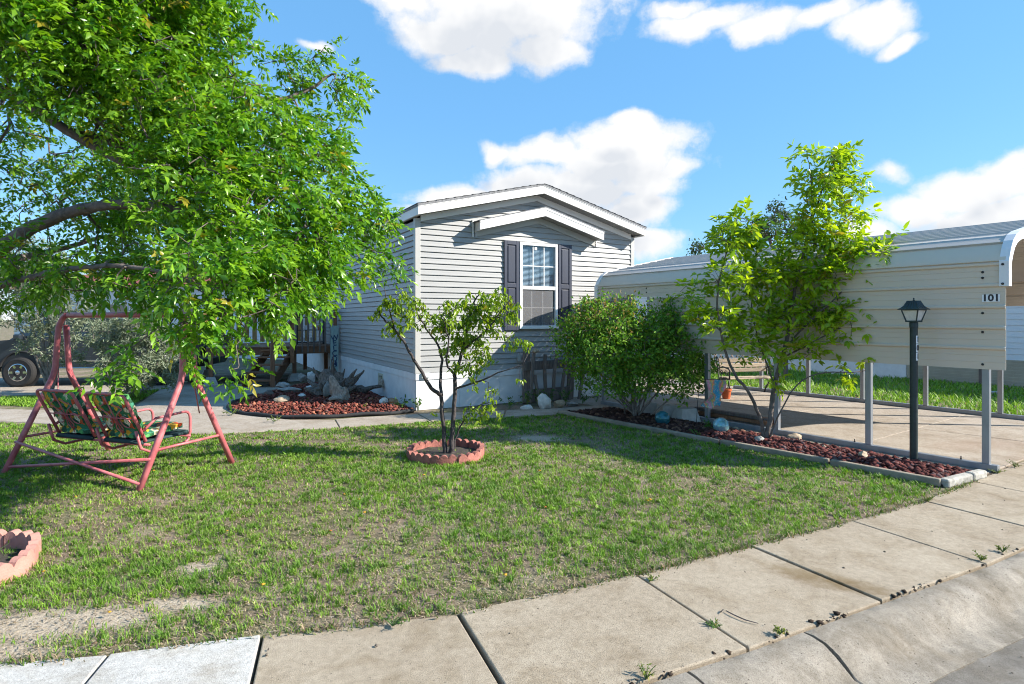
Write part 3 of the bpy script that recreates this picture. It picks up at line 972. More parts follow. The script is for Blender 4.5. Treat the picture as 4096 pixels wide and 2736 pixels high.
# lawn beyond the driveway, and strips on the left
BACK = [(cp(4.6, -3).x, cp(4.6, -3).y), (cp(12.5, -4).x, cp(12.5, -4).y), (cp(13, 12).x, cp(13, 12).y), (cp(4.6, 9.3).x, cp(4.6, 9.3).y), (cp(-.3, 9.3).x, cp(-.3, 9.3).y), (cp(-.3, 14).x, cp(-.3, 14).y), (cp(13, 14).x, cp(13, 14).y), (cp(4.6, 9.25).x, cp(4.6, 9.25).y)]
BACK = [BACK[0], BACK[1], BACK[6], BACK[5], BACK[4], BACK[3]]
lawn_patch(BACK, 52000, 60, 51, hmul=2.2, green=.42, cmul=1.45, name='side_lawn', label='tall bright green grass beyond the driveway', wmul=1.6)
LEFT = [(-16, 8.4), (g(-100, 1615).x, g(-100, 1615).y), (g(480, 1648).x, g(480, 1648).y), (g(640, 1558).x, g(640, 1558).y), (-7.6, 13.5), (-8.4, 11.9), (-16, 10.4)]
lawn_patch(LEFT, 22000, 60, 61, hmul=1.3, green=.2, cmul=1.35, name='left_lawn', label='sunlit green grass strip by the parking pad', wmul=1.5)

# dead thatch lying flat between the blades
r = np.random.default_rng(77); n = 60000
x = r.uniform(-9, 5, n * 3); y = 2.2 + (r.random(n * 3) ** 1.7) * 7.5
k = in_poly(x, y, LAWN); x, y = x[k][:n], y[k][:n]; n = len(x)
a = r.uniform(0, 6.28, n); L = .012 + .03 * r.random(n); w = .0022 + .003 * r.random(n)
dx, dy = np.cos(a) * L, np.sin(a) * L; sx, sy = -np.sin(a) * w, np.cos(a) * w
z = .001 + .014 * r.random(n); zt = z + .010 * (r.random(n) - .3)
Vq = np.stack([np.stack([x - sx, y - sy, z], 1), np.stack([x + sx, y + sy, z], 1), np.stack([x + dx, y + dy, zt], 1)], 1).reshape(-1, 3)
t = r.random((n, 1)); cl = np.array((.50, .40, .285)) * t + np.array((.19, .14, .10)) * (1 - t)
cl = np.where(r.random((n, 1)) < .12, np.array((.40, .33, .29)), cl)
o = link('thatch', np_mesh('thatch', Vq, np.arange(3 * n, dtype=np.int32).reshape(-1, 3), M_GRASS, np.repeat(cl, 3, 0)))
tag(o, 'dead straw and thatch lying between the lawn blades', 'thatch', kind='stuff')
# yellow fallen leaves and small stones on the lawn
V, T, C = [], [], []
for k in range(55):
    xx, yy = rng.uniform(-5, 3.4), 2.5 + rng.random() ** 1.5 * 6
    if not in_poly(np.array([xx]), np.array([yy]), LAWN)[0]: continue
    rr = rng.random()
    c = (.55, .30, .04) if rr < .45 else ((.46, .16, .05) if rr < .6 else ((.5, .46, .42) if rr < .8 else (.16, .11, .07)))
    add_pebble(V, T, C, (xx, yy, .022 + .012 * rng.random()), .009 + .010 * rng.random(), np.array(c), rng, .28)
o = link('fallen_leaves', np_mesh('fallen_leaves', np.concatenate(V), np.concatenate(T), M_ROCK, np.concatenate(C)))
tag(o, 'yellow fallen leaves and pale pebbles strewn over the lawn', 'leaf litter', kind='stuff')

# ------------------------------------------------------------------ mobile home
HW, HL = 4.93, 15.5
home = empty('mobile_home', H0, HA, 'light grey vinyl sided mobile home with white gable and dark shutters', 'house')
SK = .64                                       # skirting height
CRS = .1016                                    # siding course
ZE = 3.33                                      # wall top at the eaves
PK = HW / 2
SL = .248                                      # roof slope


def wall_top(x): return ZE + .05 + SL * (PK - abs(x - PK))

# body behind the cladding
mb = MB()
mb.box((.02, .6, .05), (HW - .02, HL, ZE + .02))
mb.box((.02, .03, SK - .1), (2.03, .6, ZE)).box((2.99, .03, SK - .1), (HW - .02, .6, ZE))
mb.box((2.03, .03, SK - .1), (2.99, .6, 1.40)).box((2.03, .03, 3.10), (2.99, .6, ZE))
mb.add([(.02, .03, ZE), (HW - .02, .03, ZE), (PK, .03, wall_top(PK)), (.02, HL, ZE), (HW - .02, HL, ZE), (PK, HL, wall_top(PK))], [(0, 1, 2), (5, 4, 3), (0, 2, 5, 3), (2, 1, 4, 5)])
mb.build('wall', M_SIDE, home)

PLANK = [(0.028, 0.004), (-.012, 0), (-.0175, .006), (-.015, .030), (-.008, .052), (-.0085, .060), (0.004, CRS - .001), (.028, CRS - .001)]   # (outward -, up)
plank_cache = {}
def plank(x0, x1, z, y=0.0):
    MB().extr([(u, v) for u, v in PLANK], (x0, y, z), (x1, y, z), (0, 1, 0), (0, 0, 1)).build('siding_plank', M_SIDE, home, 'auto')

z = SK + .004
while z < wall_top(PK) - .10:
    xa, xb = .075, HW - .075
    zt = z + CRS
    if zt > 3.385:
        cut = (zt - 3.385) / SL
        xa, xb = max(xa, cut), min(xb, HW - cut)
    if xb - xa > .1:
        if z + CRS > 1.44 and z < 3.05:
            plank(xa, 2.06, z); plank(2.96, xb, z)
        else:
            plank(xa, xb, z)
    z += CRS
z = SK + .004
while z < ZE - .06:                            # long left wall
    MB().extr(PLANK, (0, .075, z), (0, HL, z), (1, 0, 0), (0, 0, 1)).build('siding_plank', M_SIDE, home, 'auto')
    z += CRS
# corner posts
for x0, x1 in ((-.022, .075), (HW - .075, HW + .02)):
    MB().box((x0, -.024, SK), (x1, .075, ZE + .03), .004).build('corner_trim', M_TRIM2, home)
# skirting: band, panels with seams
MB().box((-.014, -.018, SK - .115), (HW + .014, .03, SK + .002), .004).build('skirting_band', M_SKIRT, home)
MB().box((-.018, .034, SK - .115), (.03, HL, SK + .002), .004).build('skirting_band', M_SKIRT, home)
for k in range(6):
    a, c = k * HW / 6, (k + 1) * HW / 6
    MB().box((a + .002, -.004, 0), (c - .002, .025, SK - .117), .002).build('skirting_panel', M_SKIRT, home)
for k in range(7):
    a, c = .03 + k * 2.2, .03 + (k + 1) * 2.2
    MB().box((-.004, a + .0015, 0), (.025, c - .0015, SK - .117), .002).build('skirting_panel', M_SKIRT, home)
# foundation vent on the left skirting
v = MB().box((-.016, 1.93, .245), (-.005, 2.27, .475), .004).build('vent', mat('vent_cream', (.50, .47, .36), .6), home)
MB().box((-.020, 1.99, .285), (-.017, 2.21, .435)).build('vent_opening', M_BLACK, v)
mbv = MB()
for k in range(6): mbv.box((-.026, 2.0 + k * .036, .285), (-.0205, 2.011 + k * .036, .435))
for k in range(5): mbv.box((-.025, 1.99, .295 + k * .032), (-.0207, 2.21, .303 + k * .032))
mbv.build('vent_grille', mat('vent_cream', (.5, .47, .36)), v)
# outlet cover near the corner
ob = MB().box((.085, -.055, .555), (.235, -.019, .655), .012).build('outlet_box', mat('outlet_grey', (.42, .47, .46), .5), home)
MB().box((.115, -.060, .575), (.205, -.0555, .635), .002).build('outlet_cover', M_WHITEP, ob)

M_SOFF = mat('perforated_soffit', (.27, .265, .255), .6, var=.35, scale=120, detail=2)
# ---- roof
OH = .30                                       # front overhang
XL, XR = -.07, HW + .09
zt0 = 3.56                                     # top of the fascia at the eaves
def rz(x): return zt0 + SL * (PK - abs(x - PK)) - SL * 0
def slab_pts(x0, x1, y0, y1, up0, up1):
    vs = []
    for y in (y0, y1):
        for x, u in ((x0, up0), (x1, up0), (x1, up1), (x0, up1)): vs.append((x, y, rz(x) + u))
    return vs, [(0, 1, 2, 3), (7, 6, 5, 4), (0, 4, 5, 1), (1, 5, 6, 2), (2, 6, 7, 3), (3, 7, 4, 0)]
roof = MB().add(*slab_pts(XL - .01, PK, -OH - .012, HL, -.03, .012)).build('roof', M_SHING, home)
MB().add(*slab_pts(PK, XR + .01, -OH - .012, HL, -.03, .012)).build('roof', M_SHING, home)
for side in (0, 1):
    n = 15
    for k in range(n):
        L = (PK - XL + .02) / n
        xa = (XL - .02 + k * L) if side == 0 else (XR + .02 - k * L)
        xb = xa + (L + .03) * (1 if side == 0 else -1)
        zz = lambda x: rz(x)
        m_ = MB(); y0, y1 = -OH - .022, HL
        lo, hi = .016, .010
        vs = [(xa, y0, zz(xa) + lo + .006), (xb, y0, zz(xb) + hi), (xb, y1, zz(xb) + hi), (xa, y1, zz(xa) + lo + .006), (xa, y0, zz(xa) + .0125), (xa, y1, zz(xa) + .0125)]
        m_.add(vs, [(0, 1, 2, 3), (0, 3, 5, 4)])
        m_.build('shingle_course', M_SHING, roof)
# rake fascia boards with a small raised drip edge
FB = .175
for x0, x1 in ((XL, PK), (PK, XR)):
    f = MB().add(*slab_pts(x0, x1, -OH, -OH + .03, -FB, -.002)).build('fascia', M_TRIM, home)
    MB().add(*slab_pts(x0, x1, -OH - .008, -OH - .0005, -.042, -.003)).build('drip_edge', M_TRIM, f)
    MB().add(*slab_pts(x0, x1, -OH - .003, -OH - .0004, -.118, -.114)).build('fascia_bead', M_TRIM2, f)
# eave fascia along both sides
MB().box((XL, -OH + .031, rz(XL) - FB), (XL + .03, HL, rz(XL) - .031), 0).build('eave_fascia', M_TRIM, home)
MB().box((XR - .03, -OH + .031, rz(XR) - FB), (XR, HL, rz(XR) - .031), 0).build('eave_fascia', M_TRIM, home)
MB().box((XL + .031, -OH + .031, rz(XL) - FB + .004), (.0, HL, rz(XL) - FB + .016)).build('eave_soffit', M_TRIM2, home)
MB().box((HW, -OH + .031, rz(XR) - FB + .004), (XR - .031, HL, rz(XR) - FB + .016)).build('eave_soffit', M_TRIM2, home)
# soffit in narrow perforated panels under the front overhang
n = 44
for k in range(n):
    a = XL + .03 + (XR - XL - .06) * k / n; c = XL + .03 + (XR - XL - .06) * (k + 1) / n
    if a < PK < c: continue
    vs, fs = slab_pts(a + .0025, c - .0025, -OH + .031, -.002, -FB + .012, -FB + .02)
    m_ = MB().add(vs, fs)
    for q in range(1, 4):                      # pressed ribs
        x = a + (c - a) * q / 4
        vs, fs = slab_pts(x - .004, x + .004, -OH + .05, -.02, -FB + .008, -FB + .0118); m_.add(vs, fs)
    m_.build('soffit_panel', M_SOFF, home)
# frieze on the wall under the soffit
for x0, x1 in ((.076, PK), (PK, HW - .076)):
    MB().add(*slab_pts(x0, x1, -.030, -.001, -FB - .10, -FB + .011)).build('frieze', M_TRIM, home)

# ---- small gable above the window
GX0, GX1, GZ, GS = 1.10, 3.90, 3.365, .262
GP = (GX0 + GX1) / 2
def gz(x): return GZ + GS * (GP - GX0 - abs(x - GP))
def gslab(x0, x1, y0, y1, u0, u1):
    vs = []
    for y in (y0, y1):
        for x, u in ((x0, u0), (x1, u0), (x1, u1), (x0, u1)): vs.append((x, y, gz(x) + u))
    return vs, [(0, 1, 2, 3), (7, 6, 5, 4), (0, 4, 5, 1), (1, 5, 6, 2), (2, 6, 7, 3), (3, 7, 4, 0)]
dorm = link('window_gable', MB().add(*gslab(GX0, GP, -OH, -OH + .03, -.165, -.002)).add(*gslab(GP, GX1, -OH, -OH + .03, -.165, -.002)).mesh('window_gable', M_TRIM), home)
for x0, x1 in ((GX0 - .02, GP), (GP, GX1 + .02)):
    MB().add(*gslab(x0, x1, -OH - .012, -.018, -.0018, .014)).build('gable_roof', M_SHING, dorm)
    MB().add(*gslab(max(x0, GX0), min(x1, GX1), -OH - .008, -OH - .0005, -.045, -.003)).build('drip_edge', M_TRIM, dorm)
MB().add(*gslab(GX0 + .02, GP - .1, -.075, -.03, .016, .020)).build('flashing', M_TRIM, dorm)
for x0, x1 in ((GX0 + .03, GX0 + .05), (GX1 - .05, GX1 - .03)):
    MB().box((x0, -OH + .031, gz(GX0) - .163), (x1, -.017, gz(GX0) - .004)).build('gable_cheek', M_TRIM, dorm)
for x in (GX0 - .035, GX1 - .005):
    MB().box((x - .0 + .005, -.038, GZ - .27), (x + .03, -.017, GZ + .05), .003).build('gable_end_trim', M_TRIM, dorm)
n = 26
for k in range(n):
    a = GX0 + .05 + (GX1 - GX0 - .1) * k / n; c = GX0 + .05 + (GX1 - GX0 - .1) * (k + 1) / n
    if a < GP < c: continue
    m_ = MB().add(*gslab(a + .0022, c - .0022, -OH + .031, -.020, -.150, -.142))
    for q in (1, 2, 3):
        x = a + (c - a) * q / 4
        m_.add(*gslab(x - .004, x + .004, -OH + .05, -.04, -.153, -.1502))
    m_.build('soffit_panel', M_SOFF, dorm)
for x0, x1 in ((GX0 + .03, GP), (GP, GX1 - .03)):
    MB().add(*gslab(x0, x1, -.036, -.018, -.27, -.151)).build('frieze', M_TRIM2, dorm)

# ---- window
WX0, WX1, WZ0, WZ1 = 2.075, 2.945, 1.415, 3.075
WM = 2.20                                      # meeting rail
win = MB()
F = .055
win.box((WX0, -.045, WZ0), (WX0 + F, .03, WZ1), .004).box((WX1 - F, -.045, WZ0), (WX1, .03, WZ1), .004)
win.box((WX0 + F, -.0445, WZ1 - F), (WX1 - F, .03, WZ1), .004).box((WX0 - .012, -.062, WZ0 - .012), (WX1 + .012, .03, WZ0 + .052), .006)
window = win.build('window', M_WIN, home)
MB().box((WX0 + F, -.040, WM - .034), (WX1 - F, .02, WM + .034), .005).build('meeting_rail', M_WIN, window)
for zz0, zz1, yy in ((WM + .034, WZ1 - F, -.012), (WZ0 + .052, WM - .034, .004)):
    MB().box((WX0 + F, yy, zz0), (WX1 - F, yy + .004, zz1)).build('pane', M_GLASS, window)
    for k in (1, 2):
        x = WX0 + F + (WX1 - WX0 - 2 * F) * k / 3 - (.02 if yy > 0 else 0)
        MB().box((x - .008, yy - .0062, zz0), (x + .008, yy - .0004, zz1)).build('muntin', M_WIN, window)
    zc = (zz0 + zz1) / 2
    MB().box((WX0 + F, yy - .0052, zc - .008), (WX1 - F, yy - .0006, zc + .008)).build('muntin', M_WIN, window)
MB().box((WX0 + F + .004, -.022, WZ0 + .054), (WX1 - F - .05, -.0195, WM - .036)).build('insect_screen', M_SCREEN, window)
bl = MB()
zz = WM + .04
while zz < WZ1 - F - .02:
    bl.beam((WX0 + F + .01, .035, zz), (WX1 - F - .01, .035, zz), .025, .0016, up=(0, -.62, .78)); zz += .0235
bl.build('blind', M_BLIND, window)
MB().box((2.42, -.0165, 2.94), (2.475, -.0142, 3.0)).build('sticker', M_WHITEP, window)
# room seen through the lower sash
rm = MB().box((2.12, .26, 1.5), (2.62, .55, 1.82), .03)
for k in range(4): rm.box((2.11, .252, 1.52 + k * .075), (2.63, .26, 1.57 + k * .075), .01)
rm.build('wicker_chair', M_ROOMW, window)
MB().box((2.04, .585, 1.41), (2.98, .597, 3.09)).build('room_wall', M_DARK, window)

def shutter(x0, x1, z0, z1):
    s = MB()
    w = .062
    s.box((x0, -.045, z0), (x0 + w, -.017, z1), .003).box((x1 - w, -.045, z0), (x1, -.017, z1), .003)
    zm = z0 + (z1 - z0) * .50
    for a, c in ((z0, z0 + .095), (zm - .04, zm + .04), (z1 - .075, z1)): s.box((x0 + w, -.0445, a), (x1 - w, -.017, c), .003)
    o = s.build('shutter', M_SHUT, home)
    for a, c in ((z0 + .095, zm - .04), (zm + .04, z1 - .075)):
        MB().box((x0 + w, -.028, a), (x1 - w, -.018, c)).build('shutter_back', M_SHUT, o)
        MB().box((x0 + w + .018, -.041, a + .02), (x1 - w - .018, -.0285, c - .02), .010).build('shutter_panel', M_SHUT, o)
shutter(1.735, 2.055, 1.385, 3.085)
shutter(2.965, 3.285, 1.40, 3.085)
# hose bib / hanging tag is a separate thing below

# ------------------------------------------------------------------ carport
car = empty('carport', C0, CA, 'beige steel carport with ribbed side panels beside the house', 'carport')
CW, CL = 4.20, 5.72
ZB, ZS = 1.07, 1.97                            # lower edge of the long panel, lower edge of the short upper panel
PO = -.045                                     # side sheet stands just outside the posts
# cross-section of side and roof: straight side, bent eave, low roof
prof = [(PO, 2.10), (PO + .012, 2.20), (PO + .055, 2.30), (PO + .13, 2.39), (PO + .235, 2.46), (PO + .37, 2.505)]
RIDGE = (CW / 2, 2.86)

def sheet(pts, y0, y1, name, m_, th=.006, ribs=True, parent=None):
    """thin folded sheet following a cross-section, swept along the carport"""
    n = len(pts); vs = []
    for y in (y0, y1):
        for (x, z) in pts: vs.append((x, y, z))
    # offset copy for thickness
    for y in (y0, y1):
        for i, (x, z) in enumerate(pts):
            a = pts[max(0, i - 1)]; c = pts[min(n - 1, i + 1)]
            tx, tz = c[0] - a[0], c[1] - a[1]; L = math.hypot(tx, tz)
            vs.append((x + tz / L * th, y, z - tx / L * th))
    fs = []
    for i in range(n - 1):
        fs.append((i, i + 1, n + i + 1, n + i)); fs.append((2 * n + i, 3 * n + i, 3 * n + i + 1, 2 * n + i + 1))
        fs.append((i, 2 * n + i, 2 * n + i + 1, i + 1)); fs.append((n + i, n + i + 1, 3 * n + i + 1, 3 * n + i))
    fs.append((0, n, 3 * n, 2 * n)); fs.append((n - 1, 3 * n - 1, 4 * n - 1, 2 * n - 1))
    return MB().add(vs, fs).build(name, m_, parent or car, 'auto')

def ribbed(z0, z1, x=PO, sgn=-1):
    """one flat strip ending in a raised rib at its top, with two shallow pressed lines"""
    h = z1 - z0
    p = [(0, 0), (0, h * .30), (.003, h * .315), (0, h * .33), (0, h * .58), (.003, h * .595), (0, h * .61), (0, h - .045), (.019, h - .032), (.019, h - .013), (0, h)]
    return [(x + sgn * a, z0 + b_) for a, b_ in p]

YN, YF, YM = -.17, CL + .10, 4.52
zs = [ZB, 1.315, 1.53, 1.747]
for a, c in zip(zs, zs[1:] + [ZS]):
    sheet(ribbed(a, c), YN, YM, 'side_panel', M_CARP)
sheet(ribbed(ZS + .001, 2.19)[:-1] + [(PO, 2.19)], YN, YF, 'side_panel', M_CARP)
sheet([(PO, 2.191), (PO - .016, 2.20), (PO - .008, 2.225), (PO + .055, 2.30), (PO + .09, 2.345), (PO + .130, 2.385)], YN, YF, 'side_panel', M_CARP)
sheet([(PO + .131, 2.386), (PO + .118, 2.405), (PO + .15, 2.425), (PO + .235, 2.462), (PO + .26, 2.485), (PO + .285, 2.482), (PO + .37, 2.505)], YN, YF, 'eave_panel', M_ROOFM)
# roof sheets with ribs running along the carport
def roof_half(sgn):
    x_e = PO + .371; x_r = CW / 2
    n = 8
    for k in range(n):
        a, c = x_e + (x_r - x_e) * k / n, x_e + (x_r - x_e) * (k + 1) / n
        f = lambda x: 2.506 + (RIDGE[1] - 2.506) * (x - x_e) / (x_r - x_e)
        d = c - a
        pts = [(a, 0), (a + d * .3, 0), (a + d * .32, .004), (a + d * .34, 0), (a + d * .62, 0), (a + d * .64, .004), (a + d * .66, 0), (c - .055, 0), (c - .04, .02), (c - .018, .02), (c - .003, 0)]
        pp = [(x, f(x) + u) for x, u in pts]
        if sgn < 0: pp = [(CW - x, zz) for x, zz in pp][::-1]
        sheet(pp, YN, YF, 'roof_panel', M_ROOFM, .004)
roof_half(1); roof_half(-1)
# far side: only the upper sheet
for a, c in ((1.80, 1.995), (1.996, 2.19)):
    sheet([(CW - x, zz) for x, zz in ribbed(a, c)][::-1], YN, YF, 'side_panel', M_CARP)
sheet([(CW - x, zz) for x, zz in [(PO, 2.191), (PO + .055, 2.30), (PO + .130, 2.385), (PO + .235, 2.462), (PO + .37, 2.505)]][::-1], YN, YF, 'eave_panel', M_ROOFM)
# end trims (white caps folded round the roof edge)
def cap(y0, y1, out):
    prf = [(PO - .022, 1.935), (PO - .022, 2.19), (PO + .05, 2.325), (PO + .125, 2.415), (PO + .235, 2.487), (PO + .37, 2.532), (RIDGE[0], RIDGE[1] + .028)]
    full = prf + [(CW - x, z) for x, z in prf[::-1][1:]]
    vs, fs = [], []
    n = len(full)
    for y in (y0, y1):
        for i, (x, z) in enumerate(full):
            vs.append((x, y, z))
        for i, (x, z) in enumerate(full):
            a = full[max(0, i - 1)]; c = full[min(n - 1, i + 1)]
            tx, tz = c[0] - a[0], c[1] - a[1]; L = math.hypot(tx, tz)
            vs.append((x + tz / L * .095, y, z - tx / L * .095))
    for i in range(n - 1):
        fs += [(i, i + 1, n + i + 1, n + i), (2 * n + i, 3 * n + i, 3 * n + i + 1, 2 * n + i + 1), (i, 2 * n + i, 2 * n + i + 1, i + 1), (n + i, n + i + 1, 3 * n + i + 1, 3 * n + i)]
    fs += [(0, n, 3 * n, 2 * n), (n - 1, 3 * n - 1, 4 * n - 1, 2 * n - 1)]
    return MB().add(vs, fs).build('end_trim', M_CAPW, car)
cap(YN - .03, YN + .05, 1); cap(YF - .05, YF + .03, 1)
# steel frame
PS = [.0, 1.136, 2.30, 3.42, 4.57, 5.66]
for y in PS:
    MB().box((-.032, y - .032, .075), (.032, y + .032, 2.12), .004).build('post', M_ALU, car)
    MB().beam((.0, y, 2.12), (.30, y, 2.44), .05, .05).build('brace', M_ALU, car)
    MB().beam((.30, y, 2.44), (CW / 2, y, 2.80), .05, .05).build('rafter', M_ALU, car)
    MB().beam((CW - .30, y, 2.44), (CW / 2, y, 2.80), .05, .05).build('rafter', M_ALU, car)
    MB().beam((CW, y, 2.12), (CW - .30, y, 2.44), .05, .05).build('brace', M_ALU, car)
for y in [-.1, .93, 1.96, 2.99, 4.02, 5.05]:
    MB().box((CW - .032, y - .032, .075), (CW + .032, y + .032, 2.12), .004).build('post', M_ALU, car)
for x in (0, CW):
    MB().box((x - .036, -.10, .009), (x + .036, CL, .074), .004).build('base_rail', M_ALU, car)
# anchor bolts and screws
for y in (.22, 1.30, 2.5, 3.6):
    MB().lathe([(.010, 0), (.010, .012), (.006, .013), (.006, .035)], 8, (.0, y, .074)).build('anchor_bolt', M_BLACK, car)
sc = MB().lathe([(.013, 0), (.013, .004), (.007, .010)], 8).mesh('screw', M_BLACK)
def screw(y, z, x=PO - .001):
    o = link('screw', sc, car); o.location = (x, y, z); o.rotation_euler = (0, R(-90), 0)
for zz in (2.09, 2.03, 1.66, 1.46, 1.12): screw(.02, zz)
for zz in (2.12, 2.05, 1.9): screw(4.6, zz)
for zz in (2.10, 2.04): screw(5.62, zz)
screw(2.3, 2.03)
for y_, z_ in ((YN + .02, 2.16), (YN + .02, 1.96)): screw(y_, z_, PO - .023)
# house number 101 on white plates
for i, ch in enumerate('101'):
    yc = -.05 - (i - 1) * .0495
    p = MB().box((PO - .0065, yc - .0242, 1.777), (PO - .0035, yc + .0242, 1.853)).build('number_plate', M_WHITEP, car)
    d = link('digit', text_mesh(ch, .098, M_INK, bold=.0030), p)
    d.location = (PO - .0078, yc, 1.815)
    d.rotation_euler = (R(90), 0, R(-90))

# ------------------------------------------------------------------ lamp post
lp = g(3655, 1864)
lamp = empty('lamp_post', lp, 0, 'dark green lamp post with square lantern in the rock bed', 'lamp post')
MB().lathe([(.046, 0), (.046, .05), (.038, .056), (.037, 1.50), (.041, 1.505), (.041, 1.56), (.036, 1.575)], 20).build('pole', M_GREENP, lamp, 'auto')
LA = R(28)
lan = empty('lantern', (0, 0, 1.575), LA); lan.parent = lamp; lan.scale = (.78, .78, .90)
fr = MB()
B, Tp, Hh = .066, .104, .128
for sx in (-1, 1):
    for sy in (-1, 1):
        fr.beam((sx * B, sy * B, 0), (sx * Tp, sy * Tp, Hh), .014, .014)
fr.box((-B - .008, -B - .008, -.012), (B + .008, B + .008, .006)).box((-Tp - .006, -Tp - .006, Hh), (Tp + .006, Tp + .006, Hh + .008))
fr.build('lantern_frame', M_GREENP, lan)
M_FROST = mat('frosted_pane', (.62, .60, .56), .4, var=.15, scale=18)
for k in range(4):
    a = k * math.pi / 2; c, s_ = math.cos(a), math.sin(a)
    pts = [(B - .003, -B + .008, .006), (B - .003, B - .008, .006), (Tp - .003, Tp - .008, Hh), (Tp - .003, -Tp + .008, Hh)]
    pts += [(x - .004, y, z) for x, y, z in pts]
    pts = [(x * c - y * s_, x * s_ + y * c, z) for x, y, z in pts]
    MB().add(pts, [(0, 1, 2, 3), (7, 6, 5, 4), (0, 4, 5, 1), (1, 5, 6, 2), (2, 6, 7, 3), (3, 7, 4, 0)]).build('pane', M_FROST, lan)
# concave, fluted lantern roof
rf = MB(); rings = [(.140, Hh + .009), (.140, Hh + .017), (.118, Hh + .028), (.090, Hh + .056), (.070, Hh + .095), (.060, Hh + .118), (.0, Hh + .119)]
vs, fs = [], []; NS = 10
for (h, z) in rings:
    for k in range(4):
        a = k * math.pi / 2; c, s_ = math.cos(a), math.sin(a)
        for q in range(NS):
            t = -1 + 2 * q / NS
            flute = -.007 * (q % 2) * (1 if h not in (.140, 0) else 0)
            x, y = h + flute, t * h
            vs.append((x * c - y * s_, x * s_ + y * c, z))
M4 = 4 * NS
for i in range(len(rings) - 1):
    for k in range(M4): fs.append((i * M4 + k, i * M4 + (k + 1) % M4, (i + 1) * M4 + (k + 1) % M4, (i + 1) * M4 + k))
fs.append(tuple(range(M4 - 1, -1, -1)))
rf.add(vs, fs).lathe([(.014, 0), (.012, .010), (.005, .014), (.010, .022), (.006, .034), (0.001, .036)], 10, (0, 0, Hh + .118))
rf.build('lantern_roof', M_GREENP, lan)
pa_ = R(302)
for i, ch in enumerate('101'):
    zc = 1.375 - i * .092
    nx, ny = math.cos(pa_), math.sin(pa_)
    vs, fs = [], []
    for q in range(5):
        a = pa_ + (-.62 + 1.24 * q / 4)
        for z_ in (zc - .043, zc + .043): vs.append((.0388 * math.cos(a), .0388 * math.sin(a), z_))
    fs = [(2 * q, 2 * q + 2, 2 * q + 3, 2 * q + 1) for q in range(4)]
    p = MB().add(vs, fs).build('number_plate', M_WHITEP, lamp)
    d = link('digit', text_mesh(ch, .085, M_INK, bold=.002), p)
    d.location = (.0405 * nx, .0405 * ny, zc); d.rotation_euler = (R(90), 0, pa_ + R(90))

# ------------------------------------------------------------------ garden swing
sw = empty('garden_swing', (-4.19, 6.14, 0), math.atan2(-.323, .947), 'pink tubular garden swing with two floral cushioned seats under the tree', 'swing')
TR = .030
def arc(p, q, c, n=6):
    """quadratic bend from p to q with corner c"""
    p, q, c = Vector(p), Vector(q), Vector(c)
    return [(1 - t) ** 2 * p + 2 * t * (1 - t) * c + t * t * q for t in [i / n for i in range(n + 1)]]
for sx in (-1, 1):
    X = .95 * sx
    top = 1.64
    # leg on the near side runs up and bends into the top bar
    for sy in (-1, 1):
        foot = Vector((X, .55 * sy, .0)); knee = Vector((X * .985, .075 * sy, 1.0)); up = Vector((X * .97, .045 * sy, 1.50))
        pts = [foot, foot.lerp(knee, .5), foot.lerp(knee, .93)] + arc(foot.lerp(knee, .93), knee.lerp(up, .2), knee)[1:]
        if sy < 0: pts += [up] + arc(up, (X * .86, -.02, top), (X * .97, .0, top))[1:]
        else: pts += [up + Vector((0, -.01, .03))]
        MB().tube(pts, TR, 10).build('leg', M_PINK, sw, True)
    MB().tube([(X, -.36, .34), (X, .36, .34)], .014, 8).build('stretcher', M_PINK, sw, True)
MB().tube([(-.80, -.02, 1.64), (.0, -.02, 1.642), (.80, -.02, 1.64)], TR, 10).build('top_bar', M_PINK, sw, True)
MB().tube([(-.965, -.44, .30), (.955, -.545, .06)], .015, 8).build('cross_brace', M_PINK, sw, True)
MB().tube([(-.955, -.52, .055), (.965, -.45, .27)], .015, 8).build('cross_brace', M_PINK, sw, True)

def cushion(name, c, sx, sy, th, rx, parent, nrm=None):
    bm = bmesh.new(); bmesh.ops.create_cube(bm, size=1)
    bmesh.ops.subdivide_edges(bm, edges=bm.edges[:], cuts=7, use_grid_fill=True)
    M = Matrix.Translation(c) @ Matrix.Rotation(rx, 4, 'X')
    for v in bm.verts:
        x, y, z = v.co
        puff = (1 - (2 * x) ** 4) * (1 - (2 * y) ** 4)
        wob = .006 * math.sin(x * 19 + y * 7) * math.cos(y * 13)
        tuft = -.012 * math.exp(-((y - .0) ** 2) / .004)
        v.co = M @ Vector((x * sx * (1 - .05 * abs(2 * y) ** 4), y * sy * (1 - .05 * abs(2 * x) ** 4), z * th * (.45 + .55 * puff) + (wob + tuft) * (1 if z > 0 else -1)))
    return MB().bm(bm).build(name, M_FLORAL, parent, True)

